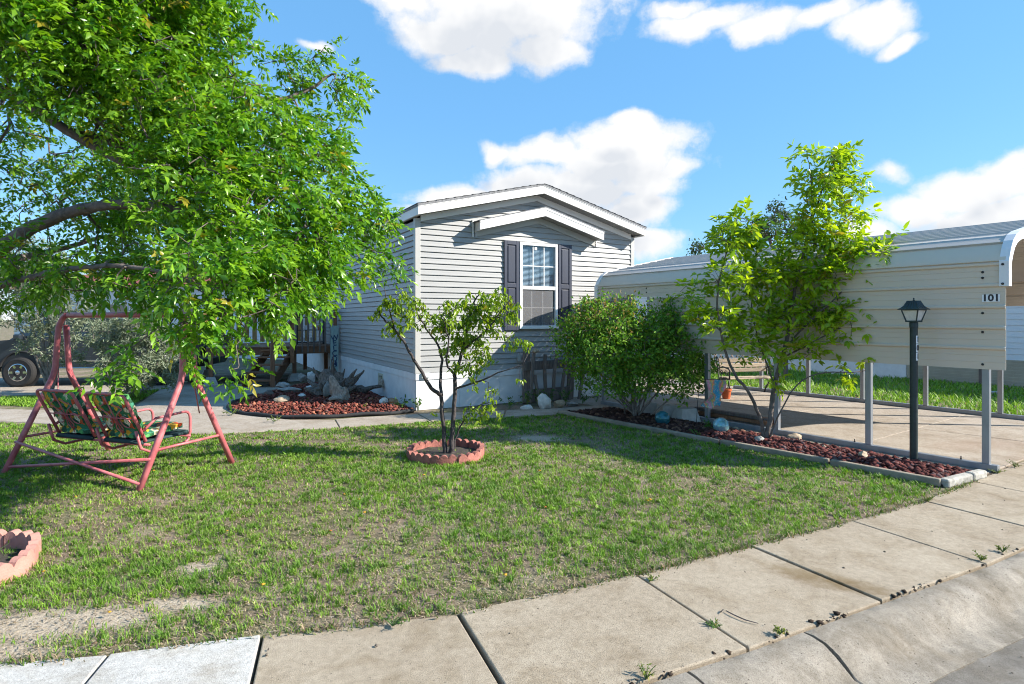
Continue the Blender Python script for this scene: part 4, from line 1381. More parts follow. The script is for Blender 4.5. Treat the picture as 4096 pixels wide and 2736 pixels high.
for i, xc in enumerate((-.42, .30)):
    seat = empty('seat', (xc, -.02, .0)); seat.parent = sw
    w = .27
    # back frame: rounded loop leaning back towards the street
    b0, b1 = Vector((-w, -.16, .36)), Vector((-w, -.40, .86))
    c0, c1 = Vector((w, -.16, .36)), Vector((w, -.40, .86))
    pts = [b0, b0.lerp(b1, .5), b0.lerp(b1, .86)] + arc(b0.lerp(b1, .86), b1.lerp(c1, .14), b1)[1:] + arc(c1.lerp(b1, .14), c1.lerp(c0, .14), c1) + [c1.lerp(c0, .5), c0]
    MB().tube(pts, .0155, 8).build('back_frame', M_PINK, seat, True)
    sc_ = MB()
    def bp(u, v): return b0 + (c0 - b0) * u + (b1 - b0) * v + Vector((0, -.006, 0))
    for s_, u0 in ((1, .5), (-1, .5)):         # wire scrolls
        sp = [bp(u0 + s_ * (.02 + .17 * (t / 16) * math.sin(t * .62 + .4) + .012 * t), .12 + .045 * t + .04 * math.cos(t * .62)) for t in range(17)]
        sc_.tube(sp, .0055, 6)
        cc = [bp(u0 + s_ * (.23 + .12 * math.cos(a)), .40 + .12 * math.sin(a)) for a in [k * .5 for k in range(11)]]
        sc_.tube(cc, .0055, 6)
    sc_.tube([bp(0, .48), bp(1, .48)], .007, 6).tube([bp(.5, 0), bp(.5, .95)], .006, 6)
    sc_.build('back_scrollwork', M_PINK, seat, True)
    cushion('back_cushion', Vector((0, -.235, .63)), .50, .50, .085, R(116), seat)
    cushion('seat_cushion', Vector((0, .06, .425)), .50, .50, .10, R(4), seat)
    MB().box((-.25, -.17, .335), (.25, .31, .362), .012).build('seat_sling', M_TEALC, seat)
    MB().tube([(-.26, .325, .36), (.26, .325, .36)], .028, 10).build('sling_roll', M_TEALC, seat, True)
    MB().tube([(-.26, -.185, .348), (.26, -.185, .348)], .022, 10).build('sling_roll', M_TEALC, seat, True)
    for sx in (-1, 1):
        x = sx * .275
        if (i == 0 and sx > 0): continue
        MB().tube([(x, -.19, .47), (x, -.05, .575), (x, .28, .59)] + arc((x, .28, .59), (x, .36, .5), (x, .36, .59))[1:] + [(x, .36, .36)] + arc((x, .34, .30), (x, .22, .25), (x, .33, .25))[:] + [(x, -.1, .235), (x, -.22, .30), (x, -.27, .48)], .0145, 8).build('arm_rest', M_PINK, seat, True)
for sx in (-1, 1):                              # links that carry the double seat from the side frames
    for y in (-.16, .20):
        MB().tube([(sx * .93, y * .25, 1.02), (sx * .86 + (.0 if sx > 0 else .10), y, .60)], .006, 6).build('hanger', M_PINK, sw, True)
MB().tube([(-.74, -.18, .325), (.62, -.18, .325)], .0135, 8).build('seat_rail', M_PINK, sw, True)
MB().tube([(-.74, .30, .325), (.62, .30, .325)], .0135, 8).build('seat_rail', M_PINK, sw, True)

# ------------------------------------------------------------------ scalloped edging rings
def scallop_ring(name, c, r, nb, label, m_, cat='edging ring', h=.10, ph=0.0, skip=()):
    t = empty(name, c, 0, label, cat)
    for k in range(nb):
        if k in skip: continue
        a0 = ph + 2 * math.pi * k / nb; a1 = ph + 2 * math.pi * (k + 1) / nb
        ga = .012
        a0 += ga; a1 -= ga
        N = 24; vs, fs = [], []
        tilt = RND.uniform(-.012, .012); dz = RND.uniform(-.012, .01); dr = RND.uniform(-.02, .02)
        for q in range(N + 1):
            u = q / N; a = a0 + (a1 - a0) * u
            s_ = abs(math.sin(u * math.pi * 3))
            ht = h * .70 + h * .38 * s_ ** .6 + dz
            for rr in (r + dr + tilt, r + dr + .052 + tilt):
                vs.append((rr * math.cos(a), rr * math.sin(a), -.02)); vs.append((rr * math.cos(a), rr * math.sin(a), ht))
        for q in range(N):
            o_ = q * 4; n_ = o_ + 4
            fs += [(o_, o_ + 1, n_ + 1, n_), (o_ + 2, n_ + 2, n_ + 3, o_ + 3), (o_ + 1, o_ + 3, n_ + 3, n_ + 1), (o_, n_, n_ + 2, o_ + 2)]
        fs += [(0, 2, 3, 1), (N * 4, N * 4 + 1, N * 4 + 3, N * 4 + 2)]
        MB().add(vs, fs).build('edging_block', m_, t)
    n = 28
    sv = [(0, 0, .03)] + [((r + .005) * math.cos(2 * math.pi * k / n), (r + .005) * math.sin(2 * math.pi * k / n), .015 + .012 * RND.random()) for k in range(n)]
    MB().add(sv, [(0, k + 1, (k + 1) % n + 1) for k in range(n)]).build('soil', M_SOIL, t)
    return t
RING = g(1782, 1822)
scallop_ring('tree_ring', RING, .40, 9, 'red scalloped edging ring round the small tree', M_TERRA, ph=.25)
scallop_ring('tree_ring', g(-170, 2300), .36, 8, 'pink scalloped edging ring at the left edge of the lawn', M_TERRAP, ph=.1, h=.12)

# ------------------------------------------------------------------ stones and driftwood
def rock_mesh(seed, sx, sy, sz, sub=3, rough=.28):
    r = random.Random(seed)
    bm = bmesh.new(); bmesh.ops.create_icosphere(bm, subdivisions=sub, radius=1)
    from mathutils import noise as mn
    off = Vector((r.uniform(0, 50), r.uniform(0, 50), r.uniform(0, 50)))
    cuts = [(Vector((r.uniform(-1, 1), r.uniform(-1, 1), r.uniform(-1, 1))).normalized(), r.uniform(.55, .85)) for _ in range(7)]
    for v in bm.verts:
        p = v.co.copy()
        for n_, d in cuts:
            e = p.dot(n_) - d
            if e > 0: p -= n_ * e * .9
        p *= 1 + rough * mn.noise(v.co * 1.6 + off) + rough * .4 * mn.noise(v.co * 5 + off)
        v.co = Vector((p.x * sx, p.y * sy, p.z * sz))
    return MB().bm(bm)

def rock(px, py, w, h, m_, label, seed, d=None, rz_=0, z=.03, dep=.8, group=None):
    c = g(px, py)
    o = rock_mesh(seed, w / 2, w / 2 * dep, h * .62).build('rock', m_, None, 'auto')
    o.location = c + Vector((0, .0, h * .40 + z)); o.rotation_euler = (0, 0, rz_)
    return tag(o, label, 'rock', group)
rock(1128, 1630, .30, .15, M_STONET, 'tan flat rock at the front of the red rock bed', 3, z=.07)
rock(1132, 1568, .30, .13, M_STONE, 'grey boulder at the back edge of the red bed, nearest the stairs', 4, z=.09)
rock(1165, 1588, .48, .11, M_STONE, 'long low pale rock in the middle of the red bed', 5, rz_=.3, dep=.5, z=.10)
rock(1255, 1588, .32, .15, M_STONEW, 'white rock between the long rock and the driftwood', 6, z=.10)
rock(1068, 1598, .27, .11, mat('dark_stone', (.13, .10, .085), .9, var=.35, scale=9, bump=.6, bscale=35), 'dark brown rock at the left end of the red bed', 7, z=.07)
rock(1208, 1609, .14, .07, M_STONEW, 'small white pebble in the middle of the red bed', 8, z=.10)
rock(1309, 1608, .20, .27, M_STONE, 'upright grey rock leaning on the pale driftwood', 9, z=.10)
rock(1212, 1545, .22, .20, M_STONE, 'grey rock beside the concrete deck footing', 30, z=.12)
rock(1244, 1552, .20, .26, M_STONEW, 'pale weathered rock on the left of the big stump', 31, z=.12)
rock(2175, 1634, .26, .26, M_STONEW, 'white crystalline rock at the foot of the wooden rack', 10, z=.0)
rock(2236, 1630, .21, .17, M_STONET, 'round tan stone right of the white crystalline rock', 11, z=.0)
rock(2107, 1637, .24, .08, M_STONEW, 'flat pale stone left of the white crystalline rock', 12, z=.0, dep=.5)
rock(2290, 1622, .24, .07, M_STONE, 'flat grey stone between the rack and the big shrub', 13, z=.0)
rock(3040, 1782, .17, .09, M_STONE, 'pale grey stone at the foot of the young tree', 14, z=.03, rz_=.4)
rock(3175, 1772, .20, .10, M_STONET, 'tan stone right of the young tree trunk', 15, z=.03)
rock(2945, 1735, .07, .07, M_STONET, 'small tan stone beside the pale glass ball', 16, z=.03)
rock(3297, 1812, .09, .06, M_STONET, 'small tan stone in the rock bed between tree and lamp', 17, z=.04)
rock(3452, 1850, .13, .10, M_STONET, 'mossy tan stone in the rock bed left of the lamp', 18, z=.03)

def shard(path, rs, m_, name, parent, seed, n=9):
    """gnarled, tapering piece of wood with grooves along the grain"""
    from mathutils import noise as mn
    pts = smooth_line([Vector(p) for p in path], 1)
    rr = [rs[0]]
    for a, c in zip(rs[:-1], rs[1:]): rr += [a * .75 + c * .25, a * .25 + c * .75]
    rr.append(rs[-1])
    n = 18; mb = MB(); mb.tube(pts, rr, n)
    vs = []
    for i, v in enumerate(mb.v):
        p = Vector(v); ring = min(i // n, len(pts) - 1); c = pts[ring]; k = i % n
        gr = mn.noise(Vector((k * .75, ring * .16, seed))) * .55 + mn.noise(Vector((k * 1.9, ring * .35, seed + 9))) * .25
        q = c + (p - c) * (1 + gr)
        vs.append(q + mn.noise_vector(p * 5 + Vector((seed, 0, 0))) * .03)
    mb.v = [tuple(v) for v in vs]
    return mb.build(name, m_, parent, 'auto')
st = empty('tree_stump', g(1330, 1600) + Vector((0, 0, .08)), 0, 'large dark upturned tree stump with splayed roots in the red bed', 'stump')
rs = random.Random(8)
core = rock_mesh(77, .30, .26, .34, 3, .45).build('root_core', M_DRIFTD, st); core.location = (0, 0, .22)
for k, (ax, el_, L, r0) in enumerate([(178, 28, .52, .10), (150, 48, .55, .09), (120, 62, .52, .08), (95, 78, .62, .07), (60, 60, .5, .08), (30, 45, .62, .09), (8, 34, .62, .10), (350, 15, .45, .11), (200, 8, .45, .12), (250, 30, .38, .1), (290, 28, .36, .11), (320, 40, .45, .09), (75, 86, .72, .05), (110, 84, .6, .05)]):
    a, e = R(ax), R(el_)
    d = Vector((math.cos(a) * math.cos(e), math.sin(a) * math.cos(e) * .7, math.sin(e)))
    p0 = Vector((d.x * .1, d.y * .1, .12))
    side = Vector((-d.y, d.x, .2)) * rs.uniform(-.25, .25)
    pts = [p0 + d * L * t + side * (t * t) * L * 1.2 + Vector((0, 0, -.06 * math.sin(t * 3))) for t in [i / 8 for i in range(9)]]
    shard(pts, [r0 * (1.25 - t) ** .8 * (1 - .72 * t ** 3) for t in [i / 8 for i in range(9)]], M_DRIFTD, 'root', st, k + 3)
dw = empty('driftwood', g(1345, 1622) + Vector((0, 0, .08)), 0, 'pale pointed piece of driftwood in front of the dark stump', 'driftwood')
shard([Vector((.05 - .13 * t + .03 * math.sin(t * 5), .02 * math.sin(t * 7), .0 + .47 * t)) for t in [i / 8 for i in range(9)]], [.17 * (1 - t) ** .9 + .022 for t in [i / 8 for i in range(9)]], M_DRIFT, 'trunk_piece', dw, 21, 11)
shard([Vector((.10 + .08 * t, -.03, .0 + .26 * t)) for t in [i / 6 for i in range(7)]], [.11 * (1 - t) ** .7 + .02 for t in [i / 6 for i in range(7)]], M_DRIFT, 'trunk_piece', dw, 22, 9)
dl = empty('driftwood', g(1450, 1590) + Vector((0, 0, .10)), 0, 'low twisted driftwood log lying along the house skirting', 'driftwood')
shard([Vector((-.35 + .75 * t, .1 * math.sin(t * 5), .04 + .10 * t * t + .03 * math.sin(t * 9))) for t in [i / 10 for i in range(11)]], [.045 + .03 * math.sin(t * 3 + 1) for t in [i / 10 for i in range(11)]], M_DRIFTD, 'log', dl, 31)
shard([Vector((.36 + .02 * t, .0, .12 + .16 * t)) for t in [i / 4 for i in range(5)]], [.06, .06, .05, .05, .03], M_DRIFT, 'log_knot', dl, 33)
dk = empty('driftwood', g(1555, 1636) + Vector((0, 0, .06)), 0, 'small hollow bleached driftwood pieces at the corner of the red bed', 'driftwood')
shard([Vector((-.13 + .1 * t, 0, .03 + .05 * math.sin(t * 3))) for t in [i / 4 for i in range(5)]], [.04, .055, .05, .045, .025], M_STONEW, 'wood_piece', dk, 41)
shard([Vector((.02 + .12 * t, .02, .05 + .03 * t)) for t in [i / 4 for i in range(5)]], [.045, .065, .07, .06, .05], mat('ochre_wood', (.34, .20, .11), .85, var=.5, scale=12, bump=.6), 'wood_piece', dk, 43)

# ------------------------------------------------------------------ wooden deck with stairs
deck = empty('wooden_deck', hl(-1.2, 5.95), HA, 'brown wooden deck with stairs and railing on the side of the home', 'deck')
dx0, dx1, dy1, dz = -1.9, 1.15, 2.6, .90
for k in range(18):
    a = dx0 + (dx1 - dx0) * k / 18
    MB().box((a + .004, -.02, dz - .035), (a + (dx1 - dx0) / 18 - .004, dy1, dz), .003).build('deck_board', M_DECK, deck)
for y in (0.0, dy1 - .04):
    MB().box((dx0, y, dz - .20), (dx1, y + .038, dz - .037)).build('rim_joist', M_DECK, deck)
MB().box((dx0, .04, dz - .20), (dx0 + .038, dy1 - .05, dz - .037)).build('rim_joist', M_DECK, deck)
for x, y in ((.10, .06), (dx1 - .1, .9), (dx0 + .1, .06), (dx0 + .1, dy1 - .1), (.55, 1.2)):
    MB().box((x - .045, y - .045, .19), (x + .045, y + .045, dz - .038), .004).build('support_post', M_DECK, deck)
    if x < .5:
        MB().add([(x - .16, y - .16, .008), (x + .16, y - .16, .008), (x + .16, y + .16, .008), (x - .16, y + .16, .008), (x - .09, y - .09, .20), (x + .09, y - .09, .20), (x + .09, y + .09, .20), (x - .09, y + .09, .20)], [(0, 3, 2, 1), (4, 5, 6, 7), (0, 1, 5, 4), (1, 2, 6, 5), (2, 3, 7, 6), (3, 0, 4, 7)]).build('footing', M_CAST, deck)
for x in (.02, dx1 - .05):
    MB().box((x - .045, -.06, dz - .20), (x + .045, .03 - .033, dz + 1.0), .004).build('rail_post', M_DECK, deck)
MB().box((-.03, -.07, dz + .92), (dx1, .02, dz + .96)).build('top_rail', M_DECK, deck)
k = 0
for x in np.linspace(.13, dx1 - .15, 7):
    MB().box((x - .019, -.042, dz - .17), (x + .019, -.002, dz + .92), .003).build('baluster', M_GREYW, deck)
# far railing in golden boards
for i, x in enumerate(np.linspace(dx0 + .05, dx1 - .1, 15)):
    MB().box((x - .06, dy1 - .02, dz + .03), (x + .06, dy1 + .005, dz + 1.0), .003).build('rail_board', M_DECK2, deck)
MB().box((dx0, dy1 - .06, dz + .92), (dx1, dy1 + .04, dz + .96)).build('top_rail', M_DECK, deck)
MB().beam((-1.1, dy1 - .05, dz + .05), (-.5, dy1 - .05, dz + .85), .03, .09).build('rail_brace', M_DECK2, deck)
# stairs going down towards the street
iv = deck.matrix_basis if False else None
stairs = empty('stairs', (0, 0, 0)); stairs.parent = deck
def loc(p):
    d = Vector(p) - hl(-1.2, 5.95)
    return Vector((d.dot(HX), d.dot(HY), p[2]))
for i in range(5):
    zt = .155 + .165 * i; yy = 13.42 + .23 * i; xl, xr = -6.34 + .02 * i, -5.58 + .03 * i
    MB().beam(loc((xl, yy, zt)), loc((xr, yy, zt)), .27, .036, bev=.003).build('tread', M_DECK, stairs)
for x in (-6.28, -5.63):
    MB().beam(loc((x, 13.35, .02)), loc((x + .10, 14.60, .86)), .04, .24).build('stringer', M_DECK, stairs)
for x in (-6.05, -5.62): MB().box(tuple(loc((x, 13.42, .0)) - Vector((.05, .05, 0)))[:2] + (.008,), tuple(loc((x, 13.42, 0)) + Vector((.05, .05, 0)))[:2] + (.14,)).build('stair_block', M_CAST, stairs)
def vpost(p, s_, z0, z1, nm, m_=M_DECK):
    q = loc(p); MB().box((q.x - s_, q.y - s_, z0), (q.x + s_, q.y + s_, z1), .004).build(nm, m_, stairs)
vpost((-5.585, 13.32, 0), .048, .008, 1.04, 'newel_post')
vpost((-5.47, 14.2, 0), .048, .50, 1.50, 'newel_post')
MB().beam(loc((-5.585, 13.30, 1.03)), loc((-5.40, 14.5, 1.78)), .05, .10, bev=.01).build('handrail', M_DECK, stairs)
# things stored on the deck
pl = empty('plant_shelf', hl(-.55, 6.9, .90), HA, 'low dark plant shelf with white pots on the deck', 'shelf')
for z_ in (.05, .38, .72): MB().box((-.38, -.13, z_), (.38, .13, z_ + .02)).build('shelf_board', M_DARK, pl)
for x in (-.36, .36): MB().box((x - .015, -.13, 0), (x + .015, .13, .9)).build('shelf_side', M_DARK, pl)
for i, (x, z_, m_) in enumerate(((-.2, .07, M_WHITEP), (.05, .07, M_CAST), (.24, .40, M_POT), (-.1, .40, M_WHITEP))):
    o = MB().lathe([(.045, 0), (.06, .10), (.064, .10), (.06, .115)], 14).build('flower_pot', m_, None, 'auto')
    o.location = hl(-.55, 6.9, .90) + HX * x + Vector((0, 0, z_)); tag(o, ['white flower pot low on the left of the deck shelf', 'grey flower pot low in the middle of the deck shelf', 'orange flower pot on the upper right of the deck shelf', 'white flower pot on the upper deck shelf'][i], 'pot')
# welcome board
wb = empty('welcome_board', hl(-.20, 5.50), HA, 'tall mint green plank reading WELCOME leaning by the deck', 'sign')
def bpz(z_): return (.03 * z_, .06 + .10 * z_ , z_)
MB().beam(bpz(.02), bpz(1.42), .20, .028, up=(0, -1, 0), bev=.004).build('board', M_MINT, wb)
for i, ch in enumerate('WELCOME'):
    z_ = 1.10 - i * .135
    d = link('letter', text_mesh(ch, .20, M_INKB, 'letter', .004), wb)
    x, y, zz = bpz(z_); d.location = (x, y - .0172, zz); d.rotation_euler = (R(84), R(-8), 0); d.scale = (.9, 1, 1)

# ------------------------------------------------------------------ weathered rack against the front wall
rk = empty('wooden_rack', hl(2.62, -.30), HA, 'weathered wooden rack of uneven slats standing against the skirting', 'rack')
MB().beam((-.50, .12, 0), (-.47, .14, 1.02), .14, .05, up=(0, -1, 0), bev=.006).build('post', M_GREYW, rk)
MB().beam((.50, .10, 0), (.58, .14, .88), .15, .05, up=(0, -1, 0), bev=.006).build('post', M_GREYW, rk)
MB().beam((-.55, .075, .70), (.62, .075, .73), .17, .04, up=(0, -1, 0), bev=.006).build('rail', M_GREYW, rk)
MB().beam((-.60, .06, .14), (.52, .06, .15), .24, .04, up=(0, -1, 0), bev=.006).build('rail', M_GREYW, rk)
for i, (xa, xb, z1) in enumerate(((-.50, -.38, .98), (-.16, -.14, .90), (.02, .12, .90), (.24, .36, .92), (.44, .54, .90), (.66, .74, .86), (-.32, -.36, .52))):
    pts = [Vector((xa + (xb - xa) * t + .02 * math.sin(t * 5 + i), -.0 + .012 * math.sin(t * 4 + i * 2) - .01, z1 * t + .012)) for t in [k / 6 for k in range(7)]]
    mb = MB()
    for a, c in zip(pts[:-1], pts[1:]): mb.beam(a, c + (c - a) * .06, .062, .030, up=(0, -1, 0))
    mb.build('slat', M_GREYW, rk)
o = rock_mesh(55, .075, .04, .05).build('round_knob', M_STONET, rk); o.location = (-.37, -.03, 1.0)
pn = hl(2.05, -.06, .86)
o = MB().box((-.04, -.012, -.075), (.04, .012, .075), .008).build('wall_tap_cover', M_CAST, None); o.location = pn; o.rotation_euler = (0, 0, HA)
tag(o, 'small mottled grey plate on the siding left of the wooden rack', 'wall plate')

# ------------------------------------------------------------------ items in the carport bed
for (px, py, rr, m_, lb) in ((2650, 1712, .108, M_BALLD, 'dark teal glass gazing ball under the big shrub'), (2884, 1744, .108, M_BALL, 'pale blue crackle glass gazing ball by the flag')):
    o = MB().lathe([(rr * math.sin(a), rr - rr * math.cos(a)) for a in [.06 + (math.pi - .12) * k / 20 for k in range(21)]], 28).build('gazing_ball', m_, None, True)
    o.location = g(px, py) + Vector((0, 0, .035)); tag(o, lb, 'gazing ball')
for (px, py, rz_, lb) in ((2742, 1686, .35, 'tapered concrete pier block nearest the lumber'), (2672, 1672, .2, 'tapered concrete pier block behind the dark glass ball'), (2585, 1660, .5, 'tapered concrete pier block hidden behind the shrub stems')):
    o = MB().add([(-.18, -.15, 0), (.18, -.15, 0), (.18, .15, 0), (-.18, .15, 0), (-.13, -.10, .21), (.13, -.10, .21), (.13, .10, .21), (-.13, .10, .21)], [(0, 3, 2, 1), (4, 5, 6, 7), (0, 1, 5, 4), (1, 2, 6, 5), (2, 3, 7, 6), (3, 0, 4, 7)]).build('pier_block', M_CAST, None)
    o.location = g(px, py); o.rotation_euler = (0, 0, rz_); tag(o, lb, 'pier block')
lum = empty('lumber_stack', cp(.28, 3.15), CA, 'low stack of old dark boards inside the carport rail', 'lumber')
for i in range(7):
    y0 = -.55 + RND.uniform(-.1, .1); x = (i % 3) * .12 + RND.uniform(-.03, .03); z_ = .01 + (i // 3) * .055
    MB().beam((x, y0, z_ + .025), (x + RND.uniform(-.05, .05), y0 + 1.05 + RND.uniform(-.1, .2), z_ + .025), .10, .046).build('board', M_DECK if i % 2 else M_GREYW, lum)
# garden flag
fb = g(2785, 1705)
fl = empty('garden_flag', fb, 0, 'colourful twisted garden flag on a thin rod by the carport post', 'flag')
MB().tube([(0, 0, 0), (.02, .0, .35), (.055, .0, .66)] + arc((.055, 0, .66), (.12, -.01, .70), (.07, -.005, .70))[1:] + [(.43, -.03, .70)], .004, 6).build('rod', M_BLACK, fl, True)
vs, fs = [], []; NU, NV = 16, 22
for side in (0, 1):
    for j in range(NV + 1):
        t = j / NV
        cxx = .27 + .03 * math.sin(t * 3.2 + .4) - .03 * t; half = .150 * (1 - .38 * math.exp(-((t - .58) ** 2) / .05)) - .006
        for i in range(NU + 1):
            u = -1 + 2 * i / NU
            y = -.02 + .035 * math.sin(u * 4 + t * 5) * (.3 + t) + side * .004
            vs.append((cxx + u * half + .02 * t * math.sin(4 * t), y, .695 - .41 * t - .012 * math.cos(u * 3) * t))
K = (NU + 1) * (NV + 1)
for side in (0, 1):
    for j in range(NV):
        for i in range(NU):
            a = side * K + j * (NU + 1) + i; q = (a, a + 1, a + NU + 2, a + NU + 1)
            fs.append(q if side else q[::-1])
MB().add(vs, fs).build('cloth', M_FLAG, fl, True)
# orange pot and bench behind the driveway
po = empty('flower_pot', g(2905, 1596), 0, 'orange clay pot beside the bench', 'pot')
MB().lathe([(.07, 0), (.095, .16), (.10, .165), (.108, .17), (.108, .205), (.095, .207), (.09, .18)], 20).build('pot', M_POT, po, 'auto')
MB().lathe([(.088, .175), (.0, .182)], 16).build('soil', M_SOIL, po)
bn = empty('park_bench', g(2985, 1588) + Vector((.18, .30, 0)), R(12), 'garden bench with pale wood slats and scrolled black iron ends', 'bench')
for k in range(3): MB().box((-.55, .20 + .02 * k, .47 + k * .10), (.55, .225 + .02 * k, .55 + k * .10), .006).build('back_slat', M_PALEW, bn)
for k in range(4): MB().box((-.55, -.18 + .10 * k, .355), (.55, -.10 + .10 * k, .38), .006).build('seat_slat', M_PALEW, bn)
for x in (-.58, .58):
    m_ = MB()
    m_.tube([(x, -.20, 0), (x, -.235, .10), (x, -.17, .24), (x, -.20, .36), (x, .18, .35), (x, .225, .50), (x, .27, .80)], .017, 8)
    m_.tube([(x, .30, 0), (x, .25, .12), (x, .16, .22), (x, .18, .35)], .017, 8)
    m_.tube([(x, .23, .55), (x, .05, .60), (x, -.16, .575), (x, -.215, .53), (x, -.19, .45), (x, -.20, .36)], .016, 8)
    for (cy, cz, rr) in ((-.08, .47, .07), (.08, .47, .06), (.0, .22, .07)):
        m_.tube([(x, cy + rr * (1 - t / 14) * math.cos(t * .7), cz + rr * (1 - t / 14) * math.sin(t * .7)) for t in range(13)], .009, 6)
    m_.build('bench_end', M_BLACK, bn, True)
# stick lying on the sidewalk
s0, s1 = g(2905, 2452), g(3033, 2501)
dv_ = s1 - s0
sk = MB().tube([Vector((0, 0, .012)), dv_ * .25 + Vector((-.006, -.012, .013)), dv_ * .6 + Vector((-.008, -.018, .012)), dv_ + Vector((0, 0, .010))], [.0025, .0032, .003, .002], 6)
sk.tube([Vector((-.035, -.01, .010)), Vector((-.012, .012, .013))], .003, 6)
o = sk.build('twig', M_BARKD, None, True); o.location = s0; tag(o, 'thin bent dark twig lying on the sidewalk slab', 'twig')

# ------------------------------------------------------------------ neighbours and far things
nb = empty('neighbour_home', cp(9.6, -6), CA, 'neighbouring mobile home with beige ribbed skirting beyond the driveway', 'house')
NL = 12.0
for k in range(16):
    z0 = k * .04
    MB().box((-.012 - .008 * (k % 2), 0, z0), (.03, 10.2, z0 + .039)).build('skirting_strip', M_NBEIGE, nb)
MB().box((-.008, 10.21, 0), (.03, 21, .64)).build('skirting_panel', M_SKIRT, nb)
for k in range(15):
    z0 = .64 + k * .135
    MB().extr([(0.03, 0), (-.016, 0), (-.004, .133), (.03, .133)], (0, 0, z0), (0, 21, z0), (1, 0, 0), (0, 0, 1)).build('siding_plank', M_NWHITE, nb)
for y in (.6, 2.6, 4.6, 6.6, 8.6): MB().box((-.05, y, .0), (-.021, y + .07, .60)).build('skirting_batten', M_GREYW, nb)
MB().box((.031, 0, 0), (4.5, 21, 2.66)).build('body', M_NWHITE, nb)
MB().add([(-.2, -.2, 2.67), (2.25, -.2, 3.2), (4.8, -.2, 2.67), (-.2, 21.2, 2.67), (2.25, 21.2, 3.2), (4.8, 21.2, 2.67)], [(0, 1, 2), (5, 4, 3), (0, 3, 4, 1), (1, 4, 5, 2), (0, 2, 5, 3)]).build('roof', M_SHING, nb)
wv = empty('window_unit', (0, 13.5, 0)); wv.parent = nb
MB().box((-.06, -.5, .55), (-.02, .5, 1.6), .01).build('red_shutter', M_RED, wv)
MB().box((-.075, .12, .75), (-.061, .4, 1.5)).build('pane', M_TGLASS, wv)
aw = empty('awning', cp(8.55, -4.8), CA, 'white ribbed awning panel low beyond the carport opening', 'awning')
for k in range(9):
    x0 = k * .105
    MB().box((x0, 0, 1.50 + k * .042), (x0 + .10, 3.6, 1.52 + k * .042)).build('awning_slat', M_CAPW, aw)
for y in (.1, 3.5): MB().box((.0, y, 0), (.05, y + .05, 1.5)).build('awning_post', M_CAPW, aw)
ut = MB().box((-.12, -.06, 0), (.12, .06, .07), .015).build('utility_lid', M_CAST, None); ut.location = g(3980, 1578); tag(ut, 'small grey concrete box lid in the side lawn', 'box lid')

sh = empty('shed', at(2585, 1250, 26).xy.to_3d(), R(20), 'white shed with red gable roof seen through the carport gap', 'shed')
MB().box((-1.1, 0, 0), (1.1, 2, 1.75)).build('wall', M_NWHITE, sh)
MB().add([(-1.1, 0, 1.75), (1.1, 0, 1.75), (0, 0, 2.0), (-1.1, 2, 1.75), (1.1, 2, 1.75), (0, 2, 2.0)], [(0, 1, 2), (5, 4, 3), (0, 2, 5, 3), (2, 1, 4, 5)]).build('gable', M_NWHITE, sh)
for s_ in (-1, 1):
    MB().beam((s_ * 1.25, -.12, 1.74), (0, -.12, 2.03), .05, .12).build('trim', M_TEALT, sh)
    MB().add([(s_ * 1.3, -.15, 1.80), (0, -.15, 2.11), (0, 2.1, 2.11), (s_ * 1.3, 2.1, 1.80), (s_ * 1.3, -.15, 1.83), (0, -.15, 2.14), (0, 2.1, 2.14), (s_ * 1.3, 2.1, 1.83)], [(0, 3, 2, 1), (4, 5, 6, 7), (0, 1, 5, 4), (2, 3, 7, 6), (1, 2, 6, 5), (3, 0, 4, 7)]).build('roof', M_REDROOF, sh)
fh = empty('far_home', at(2585, 1250, 34).xy.to_3d(), R(25), 'pale far home with teal band and red roof seen through the carport gap', 'house')
MB().box((-6, 0, 0), (6, 4, 2.05)).build('wall', M_NWHITE, fh)
MB().box((-6.05, -.05, 2.06), (6.05, 4, 2.34)).build('band', M_TEALT, fh)
MB().box((-6.2, -.25, 2.35), (6.2, 4, 2.50)).build('eave', M_TRIM, fh)
MB().add([(-6.3, -.3, 2.51), (6.3, -.3, 2.51), (6.3, 2, 3.2), (-6.3, 2, 3.2), (-6.3, 4.3, 2.51), (6.3, 4.3, 2.51)], [(0, 1, 2, 3), (3, 2, 5, 4), (0, 3, 4), (1, 5, 2)]).build('roof', M_REDROOF, fh)
# lattice screen with vines behind the bench
lt = empty('lattice_screen', at(2950, 1430, 14.5).xy.to_3d(), R(25), 'dark lattice screen behind the bench', 'screen')
for k in range(15):
    for s_ in (-1, 1):
        x = -1.3 + k * .185
        MB().beam((x, .01 * s_, .25), (x + s_ * .62, .01 * s_, .95), .008, .028).build('lattice_slat', M_GREYW, lt)
for x in (-1.5, 1.7): MB().box((x, -.04, 0), (x + .08, .04, 1.0)).build('post', M_GREYW, lt)
